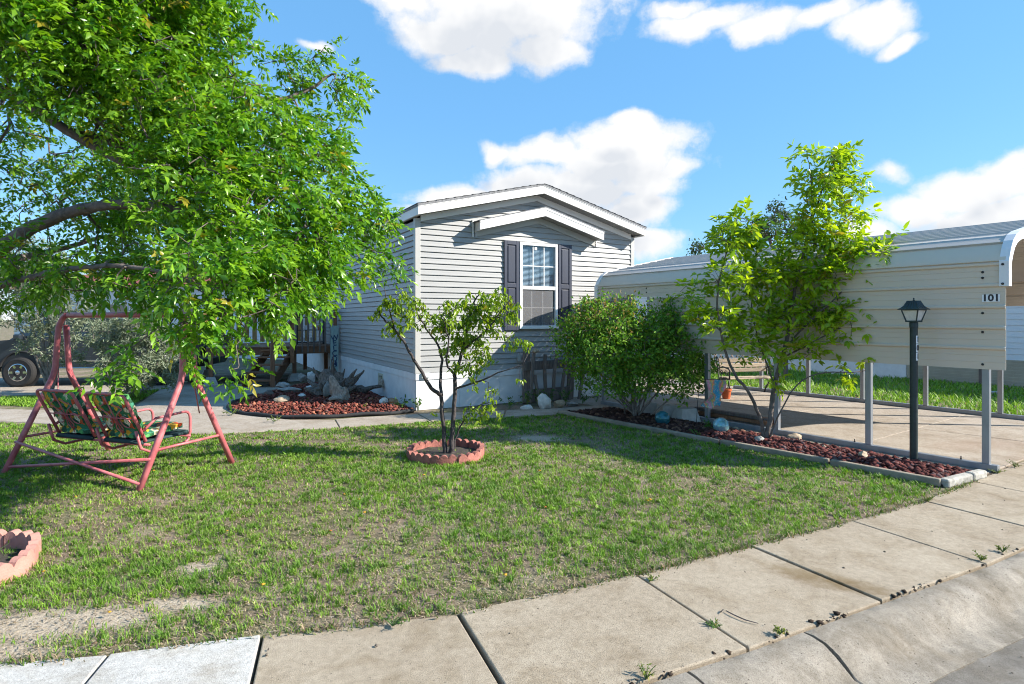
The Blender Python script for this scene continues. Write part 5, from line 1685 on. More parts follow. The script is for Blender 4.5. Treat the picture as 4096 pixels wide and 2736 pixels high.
# far home on the left, glimpsed through the trees
lh = empty('far_home', Vector((-17, 25, 0)), R(-18), 'pale home far on the left glimpsed behind the parked truck', 'house')
for k in range(18): MB().extr([(0.03, 0), (-.016, 0), (-.004, .148), (.03, .148)], (-7, 0, .3 + k * .15), (9, 0, .3 + k * .15), (0, 1, 0), (0, 0, 1)).build('siding_plank', M_NWHITE, lh)
MB().box((-7, .031, 0), (9, 4, 3.0)).build('body', M_NWHITE, lh)
MB().add([(-7.3, -.3, 3.0), (9.3, -.3, 3.0), (9.3, 2, 3.8), (-7.3, 2, 3.8), (-7.3, 4.3, 3.0), (9.3, 4.3, 3.0)], [(0, 1, 2, 3), (3, 2, 5, 4), (0, 3, 4), (1, 5, 2), (0, 4, 5, 1)]).build('roof', M_REDROOF, lh)
for x in (-4.5, -.8, 3.2):
    w_ = MB().box((x, -.06, 1.2), (x + 1.1, -.02, 2.3)).build('window', M_WIN, lh)
    MB().box((x + .07, -.066, 1.27), (x + 1.03, -.061, 2.23)).build('pane', M_TGLASS, w_)

# ------------------------------------------------------------------ pickup truck at the far left
tk = empty('pickup_truck', Vector((-11.55, 13.45, 0)), R(6), 'dark pickup truck parked at the left behind the silver shrubs', 'truck')
def section_body():
    """side profile extruded and pinched: bonnet, cab and bed"""
    prof_ = [(-1.35, .45), (-1.42, .62), (-1.40, .90), (-1.30, 1.02), (-.30, 1.10), (.10, 1.14), (2.02, 1.12), (2.10, 1.16), (4.0, 1.16), (4.02, .60), (3.9, .42)]
    vs, fs = [], []; n = len(prof_)
    for y, k in ((0, .0), (.06, .03), (1.74, .03), (1.8, 0)):
        for x, z in prof_: vs.append((x, y if k else y, z))
    for j in range(3):
        for i in range(n): fs.append((j * n + i, j * n + (i + 1) % n, (j + 1) * n + (i + 1) % n, (j + 1) * n + i))
    fs += [tuple(range(n - 1, -1, -1)), tuple(range(3 * n, 4 * n))]
    return MB().add(vs, fs)
section_body().build('body', M_PAINT, tk)
cab = [(-.28, 1.105), (.38, 1.62), (.62, 1.66), (1.78, 1.66), (1.98, 1.60), (2.05, 1.13)]
vs = [(x, .03 + .16 * max(0, (z - 1.15)) / .5, z) for x, z in cab] + [(x, 1.77 - .16 * max(0, (z - 1.15)) / .5, z) for x, z in cab]
n = len(cab)
MB().add(vs, [(i, (i + 1) % n, n + (i + 1) % n, n + i) for i in range(n)] + [tuple(range(n - 1, -1, -1)), tuple(range(n, 2 * n))]).build('cab', M_PAINT, tk)
for x0, x1, x2, x3 in ((-.02, .42, .98, .98), (1.06, 1.06, 1.72, 1.86)):
    MB().add([(x0, .035, 1.18), (x1, .150, 1.57), (x2, .150, 1.57), (x3, .035, 1.18)], [(0, 3, 2, 1)]).build('side_window', M_TGLASS, tk)
for x in (0.0, 3.05):
    # wheel arch lip and wheel
    MB().tube([(x + .47 * math.cos(a), -.012, .36 + .47 * math.sin(a)) for a in [k * math.pi / 14 for k in range(15)]], .03, 8).build('wheel_arch', M_RUB, tk, True)
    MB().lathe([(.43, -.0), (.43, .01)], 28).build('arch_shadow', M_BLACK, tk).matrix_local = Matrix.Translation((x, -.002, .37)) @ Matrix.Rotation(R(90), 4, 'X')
    wh = empty('wheel', (x, -.02, .345)); wh.parent = tk; wh.rotation_euler = (R(90), 0, 0)
    MB().lathe([(.20, -.10), (.30, -.11), (.335, -.09), (.345, -.03), (.345, .03), (.335, .09), (.30, .11), (.21, .10)], 32).build('tyre', M_TYRE, wh, 'auto')
    rim = MB().lathe([(.205, .06), (.205, .10), (.19, .104), (.185, .05), (.05, .05)], 28)
    for k in range(6):
        a = k * math.pi / 3
        rim.beam((.03 * math.cos(a), .03 * math.sin(a), .085), (.195 * math.cos(a), .195 * math.sin(a), .09), .05, .025, up=(0, 0, 1))
    rim.lathe([(.05, .06), (.05, .105), (.03, .115)], 14).build('rim', M_CHROME, wh, 'auto')
MB().box((.55, -.06, .40), (2.45, .02, .45), .015).build('side_step', M_CHROME, tk)
MB().box((.50, -.006, .58), (2.40, .0, .62), .002).build('chrome_strip', M_CHROME, tk)
for x in (1.02, 2.03): MB().box((x, -.004, .50), (x + .012, -.0005, 1.12)).build('door_gap', M_BLACK, tk)
for x in (.85, 1.88): MB().box((x, -.02, .98), (x + .14, -.003, 1.01), .004).build('door_handle', M_CHROME, tk)
MB().box((-.10, -.14, 1.10), (.06, -.02, 1.24), .03).build('mirror', M_PAINT, tk)
MB().box((-1.43, .05, .72), (-1.30, .45, .90), .02).build('headlight', M_FROST, tk)
# bird bath near the shrubs
bb = empty('bird_bath', g(695, 1545), 0, 'white scalloped bird bath behind the swing', 'bird bath')
MB().lathe([(.14, 0), (.14, .04), (.06, .09), (.05, .50), (.08, .56)], 18).build('pedestal', M_STONEW, bb, 'auto')
MB().lathe([(.07, .56), (.22, .62), (.30, .71), (.31, .73), (.28, .73), (.18, .66), (.0, .64)], 26).build('basin', M_STONEW, bb, 'auto')

# ------------------------------------------------------------------ trees, shrubs and plants
def norm(a):
    return a / np.maximum(np.linalg.norm(a, axis=-1, keepdims=True), 1e-9)


def leaf_quads(P, D, U, L, Wd, col, fold=.25, curl=.18, rng_=None, shape=(.30, .66)):
    """pointed, folded leaves: base P, direction D, face normal U, length L, width Wd; 6 triangles each"""
    n = len(P)
    D = norm(D); S = norm(np.cross(D, U)); U = np.cross(S, D)
    L = L[:, None]; Wd = Wd[:, None]
    s1, s2 = shape
    V = np.zeros((n, 7, 3), np.float32)
    V[:, 0] = P
    V[:, 1] = P + D * L * s1 + S * Wd * .46 + U * Wd * fold * .5
    V[:, 2] = P + D * L * s2 + S * Wd * .36 + U * (Wd * fold * .4 - L * curl * .35)
    V[:, 3] = P + D * L * s1 - S * Wd * .46 + U * Wd * fold * .5
    V[:, 4] = P + D * L * s2 - S * Wd * .36 + U * (Wd * fold * .4 - L * curl * .35)
    V[:, 5] = P + D * L * .48 - U * L * curl * .12
    V[:, 6] = P + D * L - U * L * curl
    b0 = np.arange(n, dtype=np.int32)[:, None] * 7
    T = np.concatenate([b0 + np.array([t]) for t in ((0, 5, 1), (1, 5, 2), (2, 5, 6), (0, 3, 5), (3, 4, 5), (4, 6, 5))], 0)
    return V.reshape(-1, 3), T, np.repeat(col, 7, 0)


def leaf_lite(P, D, U, L, Wd, col, fold=.25, curl=.18):
    """the same leaf in 4 triangles, for crowns with very many leaves"""
    n = len(P)
    D = norm(D); S = norm(np.cross(D, U)); U = np.cross(S, D)
    L = L[:, None]; Wd = Wd[:, None]
    V = np.zeros((n, 5, 3), np.float32)
    V[:, 0] = P
    V[:, 1] = P + D * L * .45 + S * Wd * .5 + U * Wd * fold * .5
    V[:, 2] = P + D * L * .45 - S * Wd * .5 + U * Wd * fold * .5
    V[:, 3] = P + D * L * .5 - U * L * curl * .15
    V[:, 4] = P + D * L - U * L * curl
    b0 = np.arange(n, dtype=np.int32)[:, None] * 5
    T = np.concatenate([b0 + np.array([t]) for t in ((0, 3, 1), (1, 3, 4), (0, 2, 3), (2, 4, 3))], 0)
    return V.reshape(-1, 3), T, np.repeat(col, 5, 0)


def compound(P, D, rg, col, pairs=3, LL=.075, rach=.17, wid=.36, droop=.5, jit=.35, lite=False):
    """pinnate leaves (ash): pairs of leaflets and one at the tip"""
    n = len(P); D = norm(D)
    up = norm(np.array([0, 0, 1.0]) + rg.normal(size=(n, 3)) * jit)
    S = norm(np.cross(D, up))
    out = []
    R_ = rach * (.7 + .6 * rg.random(n))[:, None]
    for k in range(pairs):
        t = .35 + .55 * k / max(1, pairs - 1)
        base = P + D * R_ * t - np.array([0, 0, 1.0]) * R_ * droop * t * t * .6
        for sd in (1, -1):
            d = D * .62 + S * sd * .85 - np.array([0, 0, 1.0]) * (droop * (.35 + .5 * rg.random((n, 1)))) + rg.normal(size=(n, 3)) * .22
            out.append((base, d, 1.0 if k == pairs // 2 else .88))
    tip = P + D * R_ - np.array([0, 0, 1.0]) * R_ * droop * .6
    out.append((tip, D - np.array([0, 0, 1.0]) * droop * .7 + rg.normal(size=(n, 3)) * .15, 1.1))
    PP = np.concatenate([o[0] for o in out]); DD = np.concatenate([o[1] for o in out])
    m = len(out)
    LS = np.concatenate([np.full(n, o[2]) for o in out]) * LL * (.72 + .5 * rg.random(n * m))
    UU = norm(np.tile(up, (m, 1)) + rg.normal(size=(n * m, 3)) * .5)
    CC = np.tile(col, (m, 1)) * (.82 + .36 * rg.random((n * m, 1)))
    return (leaf_lite if lite else leaf_quads)(PP, DD, UU, LS, LS * wid, CC)


class Skel:
    def __init__(s, seed):
        s.p, s.par, s.fix = [], [], []
        s.rg = np.random.default_rng(seed)
    def limb(s, pts, r0, r1, parent=-1, step=.07, wob=.005):
        """hand-placed limb, from pts[0]; attaches to the nearest existing node"""
        pts = [Vector(p) for p in pts]
        sm = smooth_line(pts, 2) if len(pts) > 2 else pts
        sm = resample(sm, step)
        if parent == -1 and s.p:
            A = np.array(s.p); parent = int(np.argmin(((A - np.array(sm[0])) ** 2).sum(1)))
            if np.linalg.norm(A[parent] - np.array(sm[0])) < .3: sm = sm[1:]
            else: parent = -1
        for i, q in enumerate(sm):
            w = s.rg.normal(size=3) * wob
            s.p.append((q.x + w[0], q.y + w[1], q.z + w[2] * .5)); s.par.append(parent)
            s.fix.append(r0 + (r1 - r0) * i / max(1, len(sm) - 1)); parent = len(s.p) - 1
    def grow(s, targets, step=.10, wob=.018, upk=.12):
        """twigs from the nearest wood to every target; returns the outer twig points and their directions"""
        tips = []
        A = np.array(s.p); t = np.asarray(targets)
        dist = np.array([np.sqrt(((A - q) ** 2).sum(1)).min() for q in t])
        P = list(map(tuple, A)); buf = np.zeros((len(P) + len(t) * 40, 3)); buf[:len(P)] = A; m = len(P)
        for i in np.argsort(dist):
            q = t[i]
            d2 = ((buf[:m] - q) ** 2).sum(1); j = int(np.argmin(d2)); d = math.sqrt(d2[j])
            a = buf[j].copy()
            pj = s.par[j]
            pd = (buf[j] - buf[pj]) if pj >= 0 else np.array([0, 0, .1])
            pd = pd / (np.linalg.norm(pd) + 1e-9)
            n = int(min(30, max(2, d / step)))
            c = a + pd * d * .35 + np.array([0, 0, upk]) * d
            prev = j; pp = []
            for k in range(1, n + 1):
                u = k / n
                b_ = (1 - u) ** 2 * a + 2 * u * (1 - u) * c + u * u * q + s.rg.normal(size=3) * wob * (1 if k < n else .2)
                buf[m] = b_; s.par.append(prev); s.fix.append(0); prev = m; m += 1; pp.append(b_)
            tips.append((pp, a))
        s.p = [tuple(v) for v in buf[:m]]
        return tips
    def mesh(s, name, mat_, rtip=.0035, pw=.45, rmax=1.0):
        n = len(s.p); P = np.array(s.p); par = np.array(s.par)
        cnt = np.zeros(n); haschild = np.zeros(n, bool)
        haschild[par[par >= 0]] = True
        cnt[~haschild] = 1
        for i in range(n - 1, -1, -1):
            if par[i] >= 0: cnt[par[i]] += cnt[i]
        rad = np.minimum(rtip * np.maximum(cnt, 1) ** pw, rmax)
        fx = np.array(s.fix); rad = np.where(fx > 0, fx, rad)
        for i in range(n):
            if par[i] >= 0 and fx[i] == 0: rad[i] = min(rad[i], rad[par[i]] * .8 if fx[par[i]] > 0 else rad[par[i]])
        idx = np.where(par >= 0)[0]
        a, b_ = P[par[idx]], P[idx]; ra, rb = rad[par[idx]], rad[idx]
        # a twig leaving a thick limb starts with its own thickness
        jump = (fx[par[idx]] > 0) & (fx[idx] == 0)
        ra = np.where(jump, np.minimum(ra, rb * 1.5), ra)
        K = 8
        d = norm(b_ - a); ref = np.where(np.abs(d[:, 2:3]) > .9, np.array([[1.0, 0, 0]]), np.array([[0, 0, 1.0]]))
        u = norm(np.cross(d, ref)); v = np.cross(d, u)
        ang = np.arange(K) * 2 * np.pi / K
        ring = u[:, None, :] * np.cos(ang)[None, :, None] + v[:, None, :] * np.sin(ang)[None, :, None]
        Va = a[:, None, :] + ring * ra[:, None, None]; Vb = b_[:, None, :] + ring * rb[:, None, None] + d[:, None, :] * (rb * .25)[:, None, None]
        V = np.concatenate([Va, Vb], 1).reshape(-1, 3)
        b0 = np.arange(len(idx), dtype=np.int32)[:, None] * (2 * K)
        Q = np.concatenate([b0 + np.array([[k, (k + 1) % K, K + (k + 1) % K, K + k]]) for k in range(K)], 0)
        me = np_mesh(name, V, Q, mat_)
        me.polygons.foreach_set('use_smooth', [True] * len(me.polygons))
        return me


def blob_points(blobs, n, rg, shell=.35):
    """points spread through a set of soft balls (centre, radius, weight)"""
    w = np.array([b_[1] ** 2.2 * (b_[2] if len(b_) > 2 else 1) for b_ in blobs]); w = w / w.sum()
    out = []
    for (b_, k) in zip(blobs, np.maximum(1, np.round(w * n)).astype(int)):
        d = norm(rg.normal(size=(k, 3))); r = b_[1] * (shell + (1 - shell) * rg.random(k)) ** .6 if shell else b_[1] * rg.random(k) ** (1 / 3)
        out.append(np.array(b_[0]) + d * r[:, None] * np.array([1, 1, .9]))
    return np.concatenate(out)


def twig_spots(tips, per, rg, frac=.75, spread=.02):
    """leaf positions and directions along the outer twigs"""
    P, D = [], []
    for pp, a in tips:
        k = max(1, int(len(pp) * frac)); seg = pp[-k:]
        prev = pp[-k - 1] if len(pp) > k else a
        ax = np.array(pp[-1]) - np.array(prev); ax = ax / (np.linalg.norm(ax) + 1e-9)
        cnt = per if len(seg) > 1 else max(1, per // 2)
        for j in range(cnt):
            q = seg[int(rg.integers(0, len(seg)))]
            P.append(np.array(q) + rg.normal(size=3) * spread)
            D.append(ax * .5 + rg.normal(size=3) * .75 + np.array([0, 0, -.1]))
        P.append(np.array(pp[-1])); D.append(ax + rg.normal(size=3) * .25)
    return np.array(P), np.array(D)


def leaf_cols(n, rg, a, b_, yellow=.03, ycol=(.30, .26, .03)):
    t = rg.random((n, 1)) ** 1.2
    c = np.array(a) * (1 - t) + np.array(b_) * t
    return np.where(rg.random((n, 1)) < yellow, np.array(ycol), c)


def tree(name, label, cat, base, sk, crown, bark, parts=('trunk', 'crown'), rtip=.0035, pw=.45, group=None, lmat=None, rmax=1.0):
    t = empty(name, base, 0, label, cat, group)
    o = link(parts[0], sk.mesh(parts[0], bark, rtip, pw, rmax), t)
    V, T, C = crown
    o2 = link(parts[1], np_mesh(parts[1], V, T, lmat or M_LEAF, C), t)
    for q in (o, o2): q.matrix_parent_inverse = Matrix.Translation(-Vector(base))
    return t


def merge(*ms):
    V, T, C, o = [], [], [], 0
    for v, t, c in ms: V.append(v); T.append(t + o); C.append(c); o += len(v)
    return np.concatenate(V), np.concatenate(T), np.concatenate(C)

# ---- big ash on the left, its trunk outside the view
rg = np.random.default_rng(101)
sk = Skel(101)
TB = Vector((-6.15, 5.6, 0))
sk.limb([TB, TB + Vector((.05, 0, .9)), TB + Vector((.15, -.05, 1.7))], .19, .16)
F1 = TB + Vector((.15, -.05, 1.7))
sk.limb([F1, atd(-40, 600, 5.4), atd(40, 540, 5.3), atd(140, 490, 5.2), atd(270, 462, 5.1), atd(420, 480, 5.0), atd(560, 520, 4.9)], .085, .02)
sk.limb([F1, TB + Vector((.3, 0, 2.6)), atd(-30, 190, 5.3), atd(60, 235, 5.2), atd(130, 285, 5.15), atd(250, 355, 5.1), atd(360, 420, 5.1), atd(470, 500, 5.1)], .10, .02)
sk.limb([atd(150, 300, 5.15), atd(240, 320, 5.3), atd(340, 360, 5.5), atd(470, 380, 5.6), atd(620, 400, 5.7)], .045, .012)
sk.limb([TB + Vector((.3, 0, 2.6)), TB + Vector((.6, .1, 3.6)), atd(120, -60, 5.3), atd(280, -120, 5.3), atd(430, -60, 5.4)], .11, .02)
sk.limb([atd(120, -60, 5.3), atd(230, 60, 5.3), atd(350, 110, 5.4), atd(480, 180, 5.5), atd(620, 240, 5.8), atd(700, 210, 6.0), atd(760, 170, 6.1)], .06, .010)
sk.limb([atd(-20, 600, 5.4), atd(60, 590, 6.2), atd(180, 560, 6.8), atd(320, 520, 7.2)], .05, .012)
sk.limb([TB + Vector((.15, -.05, 1.7)), atd(60, 640, 4.9), atd(180, 610, 4.5), atd(330, 610, 4.3), atd(450, 650, 4.2), atd(520, 720, 4.2)], .05, .008)
BIG = [((250, 40, 5.0), 1.0), ((60, 20, 4.6), .95), ((420, 30, 5.2), .55), ((330, -170, 5.1), 1.1), ((80, -220, 4.9), 1.2), ((470, 130, 5.3), .42), ((545, 100, 5.6), .20), ((150, 130, 4.6), .6),
       ((400, 250, 5.0), .72), ((270, 220, 5.2), .55), ((560, 330, 5.2), .62), ((670, 310, 5.6), .42), ((700, 175, 6.0), .24), ((740, 130, 6.1), .14), ((790, 215, 6.2), .26), ((830, 200, 6.2), .10), ((640, 170, 5.9), .2), ((720, 400, 5.5), .46), ((760, 330, 5.9), .24),
       ((790, 500, 5.6), .40), ((850, 500, 5.8), .22), ((890, 500, 5.8), .12), ((870, 590, 5.7), .18), ((900, 610, 5.8), .09), ((600, 500, 4.9), .70), ((450, 430, 4.8), .62), ((680, 540, 5.2), .5),
       ((450, 630, 4.2), .42), ((590, 635, 4.4), .42), ((700, 615, 4.8), .38), ((790, 600, 5.2), .28), ((760, 665, 5.1), .12), ((690, 690, 4.9), .12), ((600, 705, 4.6), .14), ((500, 755, 4.2), .22), ((545, 840, 4.2), .10), ((430, 740, 4.1), .22), ((420, 820, 4.1), .07),
       ((330, 640, 4.4), .24), ((250, 625, 4.5), .20), ((170, 615, 4.6), .22), ((70, 600, 5.0), .34), ((310, 580, 4.7), .34, .8), ((180, 520, 5.6), .5, .4), ((60, 440, 6.2), .7, .35), ((250, 840, 3.95), .10), ((310, 850, 3.95), .09), ((275, 870, 3.9), .06), ((300, 790, 4.0), .07),
       ((330, 430, 6.6), .8, .7), ((160, 330, 6.8), .9, .45), ((480, 330, 6.3), .7, .8), ((560, 560, 5.9), .6, .8), ((360, 530, 5.8), .6, .7), ((30, 660, 5.6), .25, .7)]
bl = [(atd(*b_[0]), b_[1] * .93, *(b_[2:])) for b_ in BIG]
tg = blob_points(bl, 3100, rg)
tips = sk.grow(tg, .13, .022)
P, D = twig_spots(tips, 9, rg, .85, .04)
n = len(P)
out = norm(P - np.array([-4.6, 5.4, 3.0]))
col = leaf_cols(n, rg, (.055, .185, .012), (.245, .44, .030), .02)
crown = compound(P, D + out * .55 + np.array([.12, 0, -.12]), rg, col, 3, .070, .135, .42, .42, .45, True)
tree('ash_tree', 'large leafy ash tree overhanging the swing at the left', 'tree', TB, sk, crown, M_BARK, rtip=.0035, pw=.42)
print('ash leaflets', n * 7)

# ---- young ash in the rock bed
rg = np.random.default_rng(202); sk = Skel(202)
YB = g(3060, 1772)
dY = YB.y
A = lambda x, y, dd=0: atd(x, y, dY + dd)
sk.limb([YB, A(1765, 960), A(1775, 880, .05), A(1800, 800, .1), A(1815, 700, .1), A(1835, 600, .1), A(1862, 500, .1), A(1890, 420, .1), A(1930, 330, .1)], .036, .005)
sk.limb([YB + Vector((-.03, 0, .02)), A(1745, 960), A(1718, 900, -.05), A(1675, 850, -.1), A(1652, 760, -.1), A(1640, 680, -.1), A(1660, 590, -.15), A(1690, 500, -.1)], .026, .005)
sk.limb([YB + Vector((.02, -.02, .02)), A(1785, 950, -.1), A(1830, 870, -.2), A(1900, 850, -.25), A(1960, 855, -.3), A(2000, 845, -.3)], .012, .003)
sk.limb([A(1800, 800, .1), A(1850, 740, -.1), A(1920, 680, -.2), A(1985, 610, -.25), A(2040, 580, -.25)], .014, .003)
sk.limb([A(1795, 820, .1), A(1870, 780, -.15), A(1950, 740, -.2), A(2010, 720, -.2)], .012, .003)
sk.limb([A(1652, 760, -.1), A(1620, 720, .1), A(1585, 680, .15)], .009, .003)
sk.limb([A(1815, 700, .1), A(1790, 600, .3), A(1775, 520, .35)], .012, .003)
sk.limb([A(1775, 880, .05), A(1740, 790, .2), A(1720, 700, .3), A(1720, 600, .3)], .012, .003)
sk.limb([A(1862, 500, .1), A(1860, 420, .0), A(1850, 350, .0)], .009, .003)
YNG = [((1915, 370, .1), .22), ((1880, 420, 0), .30), ((1930, 430, .1), .28), ((1870, 500, 0), .30), ((1945, 345, .1), .12), ((1850, 350, 0), .14), ((1960, 500, .1), .18), ((1895, 550, 0), .30), ((1820, 560, .2), .30), ((1690, 520, -.1), .28), ((1650, 560, -.1), .20), ((1720, 570, .2), .28),
       ((1660, 640, -.1), .26), ((1800, 640, .1), .34), ((1730, 650, .1), .28), ((1880, 640, 0), .30), ((1930, 620, -.2), .22), ((1985, 600, -.25), .26), ((2030, 580, -.25), .20), ((1960, 560, -.1), .16), ((1640, 720, -.1), .24), ((1700, 730, .1), .26), ((1790, 740, .1), .30), ((1870, 720, -.1), .26),
       ((1940, 700, -.2), .24), ((2000, 715, -.2), .19), ((1950, 750, -.2), .22), ((1585, 670, .15), .16), ((1600, 720, .1), .14), ((1740, 800, .1), .22), ((1820, 800, -.1), .20), ((1880, 800, -.2), .14), ((1690, 790, -.1), .18), ((1985, 815, -.25), .12), ((1920, 845, -.25), .09), ((1960, 860, -.25), .07), ((1780, 870, 0), .10)]
bl = [(A(*b_[0]), b_[1] * .98) for b_ in YNG]
tips = sk.grow(blob_points(bl, 620, rg, .1), .09, .014)
P, D = twig_spots(tips, 4, rg, .7, .025); n = len(P)
col = leaf_cols(n, rg, (.17, .32, .012), (.42, .55, .030), .02)
crown = compound(P, D + np.array([0, 0, .35]), rg, col, 2, .098, .12, .44, .30)
tree('young_tree', 'young bright green tree with several stems in the carport bed', 'tree', YB, sk, crown, M_BARK, rtip=.0028, pw=.42)

# ---- small tree in the red ring: dark twin stems, hanging leaves
rg = np.random.default_rng(303); sk = Skel(303)
RB = RING + Vector((0, 0, .02))
dR = RING.y
A = lambda x, y, dd=0: atd(x, y, dR + dd)
sk.limb([A(1021, 1045), A(1018, 1000), A(1013, 950), A(1012, 905)], .027, .022, -1, wob=.004)
sk.limb([A(1012, 905), A(985, 890, -.1), A(968, 850, -.15), A(945, 820, -.2), A(925, 780, -.25), A(905, 755, -.3), A(880, 735, -.35), A(865, 710, -.35)], .024, .006)
sk.limb([A(1012, 905), A(1008, 870, .1), A(1015, 830, .15), A(1005, 790, .2), A(980, 760, .2), A(958, 720, .25), A(950, 690, .2)], .02, .006)
sk.limb([A(1032, 1045), A(1036, 1000), A(1040, 950), A(1044, 890), A(1042, 860)], .029, .021, -1, wob=.004)
sk.limb([A(1042, 860), A(1062, 800, .1), A(1070, 760, .1), A(1082, 700, .1), A(1100, 670, .05)], .022, .006)
sk.limb([A(1062, 800, .1), A(1100, 770, -.1), A(1130, 740, -.15), A(1160, 700, -.15), A(1175, 680, -.15)], .014, .004)
sk.limb([A(1044, 890), A(1100, 875, -.2), A(1150, 850, -.25), A(1195, 838, -.25)], .013, .004)
sk.limb([A(1040, 860), A(1020, 830, -.1), A(1030, 790, -.2), A(1020, 740, -.25), A(1010, 720, -.25)], .014, .004)
sk.limb([A(1038, 1040, .02), A(1047, 990, .05), A(1065, 960, .0), A(1090, 930, -.1), A(1130, 920, -.15)], .013, .003)
sk.limb([A(905, 755, -.3), A(890, 700, -.4), A(880, 660, -.4)], .009, .003)
SML = [((925, 690, -.3), .12), ((930, 715, -.3), .12), ((895, 705, -.35), .12), ((945, 700, .2), .10), ((965, 730, .2), .14), ((870, 725, -.35), .08), ((930, 760, -.2), .10), ((900, 750, -.3), .10), ((1000, 730, 0), .13), ((1030, 725, -.2), .16), ((1060, 715, 0), .18), ((1090, 700, 0), .18), ((1120, 710, 0), .18), ((1150, 710, -.1), .18), ((1180, 715, -.15), .10),
       ((1140, 680, -.1), .12), ((1050, 750, 0), .18), ((1090, 750, 0), .20), ((1130, 745, -.1), .15), ((1060, 790, .1), .16), ((1100, 790, 0), .14), ((1010, 760, 0), .12), ((1200, 790, -.2), .10), ((1170, 780, -.2), .10), ((1080, 830, -.1), .13), ((1120, 830, -.1), .10), ((1050, 850, -.1), .10), ((1085, 870, -.2), .09), ((1110, 940, -.1), .10), ((1080, 945, -.1), .10), ((1130, 905, -.2), .09), ((1140, 945, -.15), .08), ((1030, 800, 0), .10), ((1190, 860, -.25), .05), ((1000, 950, -.1), .05), ((1015, 690, -.2), .06)]
bl = [(A(*b_[0]), b_[1] * 1.12) for b_ in SML]
tips = sk.grow(blob_points(bl, 400, rg, 0), .07, .014, .05)
P, D = twig_spots(tips, 2, rg, .5, .012)
# leaves in hanging bunches of four or five
P = np.repeat(P, 3, 0) + rg.normal(size=(len(P) * 3, 3)) * .022; D = np.repeat(D, 3, 0)
n = len(P)
col = leaf_cols(n, rg, (.13, .24, .018), (.31, .42, .035), .02)
L = .064 * (.7 + .6 * rg.random(n))
hd = norm(rg.normal(size=(n, 3)) * np.array([1, 1, .2])) * .55 + np.array([0, 0, -.62])
crown = leaf_quads(P, hd + rg.normal(size=(n, 3)) * .2, norm(rg.normal(size=(n, 3)) + np.array([0, 0, 1.1])), L, L * .46, col, .4, .30)
tree('small_tree', 'small dark stemmed tree with hanging leaves in the red ring', 'tree', RB, sk, crown, M_BARKD, rtip=.0022, pw=.40)

# ---- burning bush shrub beside the carport
rg = np.random.default_rng(404); sk = Skel(404)
SB = g(2545, 1680)
dS = SB.y
A = lambda x, y, dd=0: atd(x, y, dS + dd)
for k, (x, y, dd) in enumerate([(1330, 860, .1), (1300, 780, .2), (1360, 800, -.4), (1400, 720, .1), (1390, 850, -.5), (1430, 760, -.5), (1460, 700, .3), (1480, 780, -.4), (1500, 720, .4), (1550, 740, .2), (1560, 800, -.3), (1600, 800, .1), (1600, 870, .1), (1540, 870, -.4), (1450, 830, .6), (1350, 830, .5), (1520, 800, .7)]):
    b0 = SB + Vector((rg.normal() * .08, rg.normal() * .08, .02)); e = A(x, y, dd)
    m1 = b0.lerp(e, .4) + Vector((0, 0, .05)); sk.limb([b0, m1, e], .015, .004, -2, wob=.008)
SHR = [((1340, 740, .1), .34), ((1300, 760, .1), .22), ((1400, 730, .1), .40), ((1350, 715, .1), .20), ((1290, 790, .1), .16), ((1340, 810, 0), .34), ((1400, 800, -.3), .42), ((1460, 740, 0), .36), ((1470, 800, -.3), .42), ((1510, 760, .2), .36), ((1530, 710, .3), .18), ((1550, 740, .2), .26), ((1560, 800, 0), .38), ((1600, 820, .1), .30), ((1620, 790, .1), .16), ((1540, 860, -.2), .34), ((1470, 860, -.4), .34), ((1400, 860, -.3), .30), ((1340, 860, .1), .20), ((1600, 880, 0), .18), ((1440, 880, -.4), .2), ((1450, 800, .6), .45), ((1360, 780, .6), .4), ((1540, 800, .6), .4), ((1560, 905, -.2), .12)]
bl = [(A(*b_[0]), b_[1] * 1.12) for b_ in SHR]
tips = sk.grow(blob_points(bl, 1500, rg, .3), .09, .014, .12)
P, D = twig_spots(tips, 30, rg, .9, .065); n = len(P)
col = leaf_cols(n, rg, (.08, .21, .022), (.25, .43, .045), .03)
topl = np.clip((P[:, 2] - 1.15) / .5, 0, 1) * np.clip((2.6 - P[:, 0]) / 1.0, 0, 1)
blush = (rg.random(n) < topl * .20)[:, None]
col = np.where(blush, np.array((.34, .24, .09)) * (.7 + .6 * rg.random((n, 1))), col)
L = .060 * (.7 + .6 * rg.random(n))
crown = leaf_lite(P, D + np.array([0, 0, .15]), norm(rg.normal(size=(n, 3)) + np.array([0, 0, .9])), L, L * .52, col, .25, .15)
tree('large_shrub', 'large rounded shrub with blushed leaf tips beside the carport', 'shrub', SB, sk, crown, M_BARKG, ('stems', 'foliage'), rtip=.0025, pw=.35, lmat=M_LEAFM, rmax=.012)
print('shrub leaves', n)

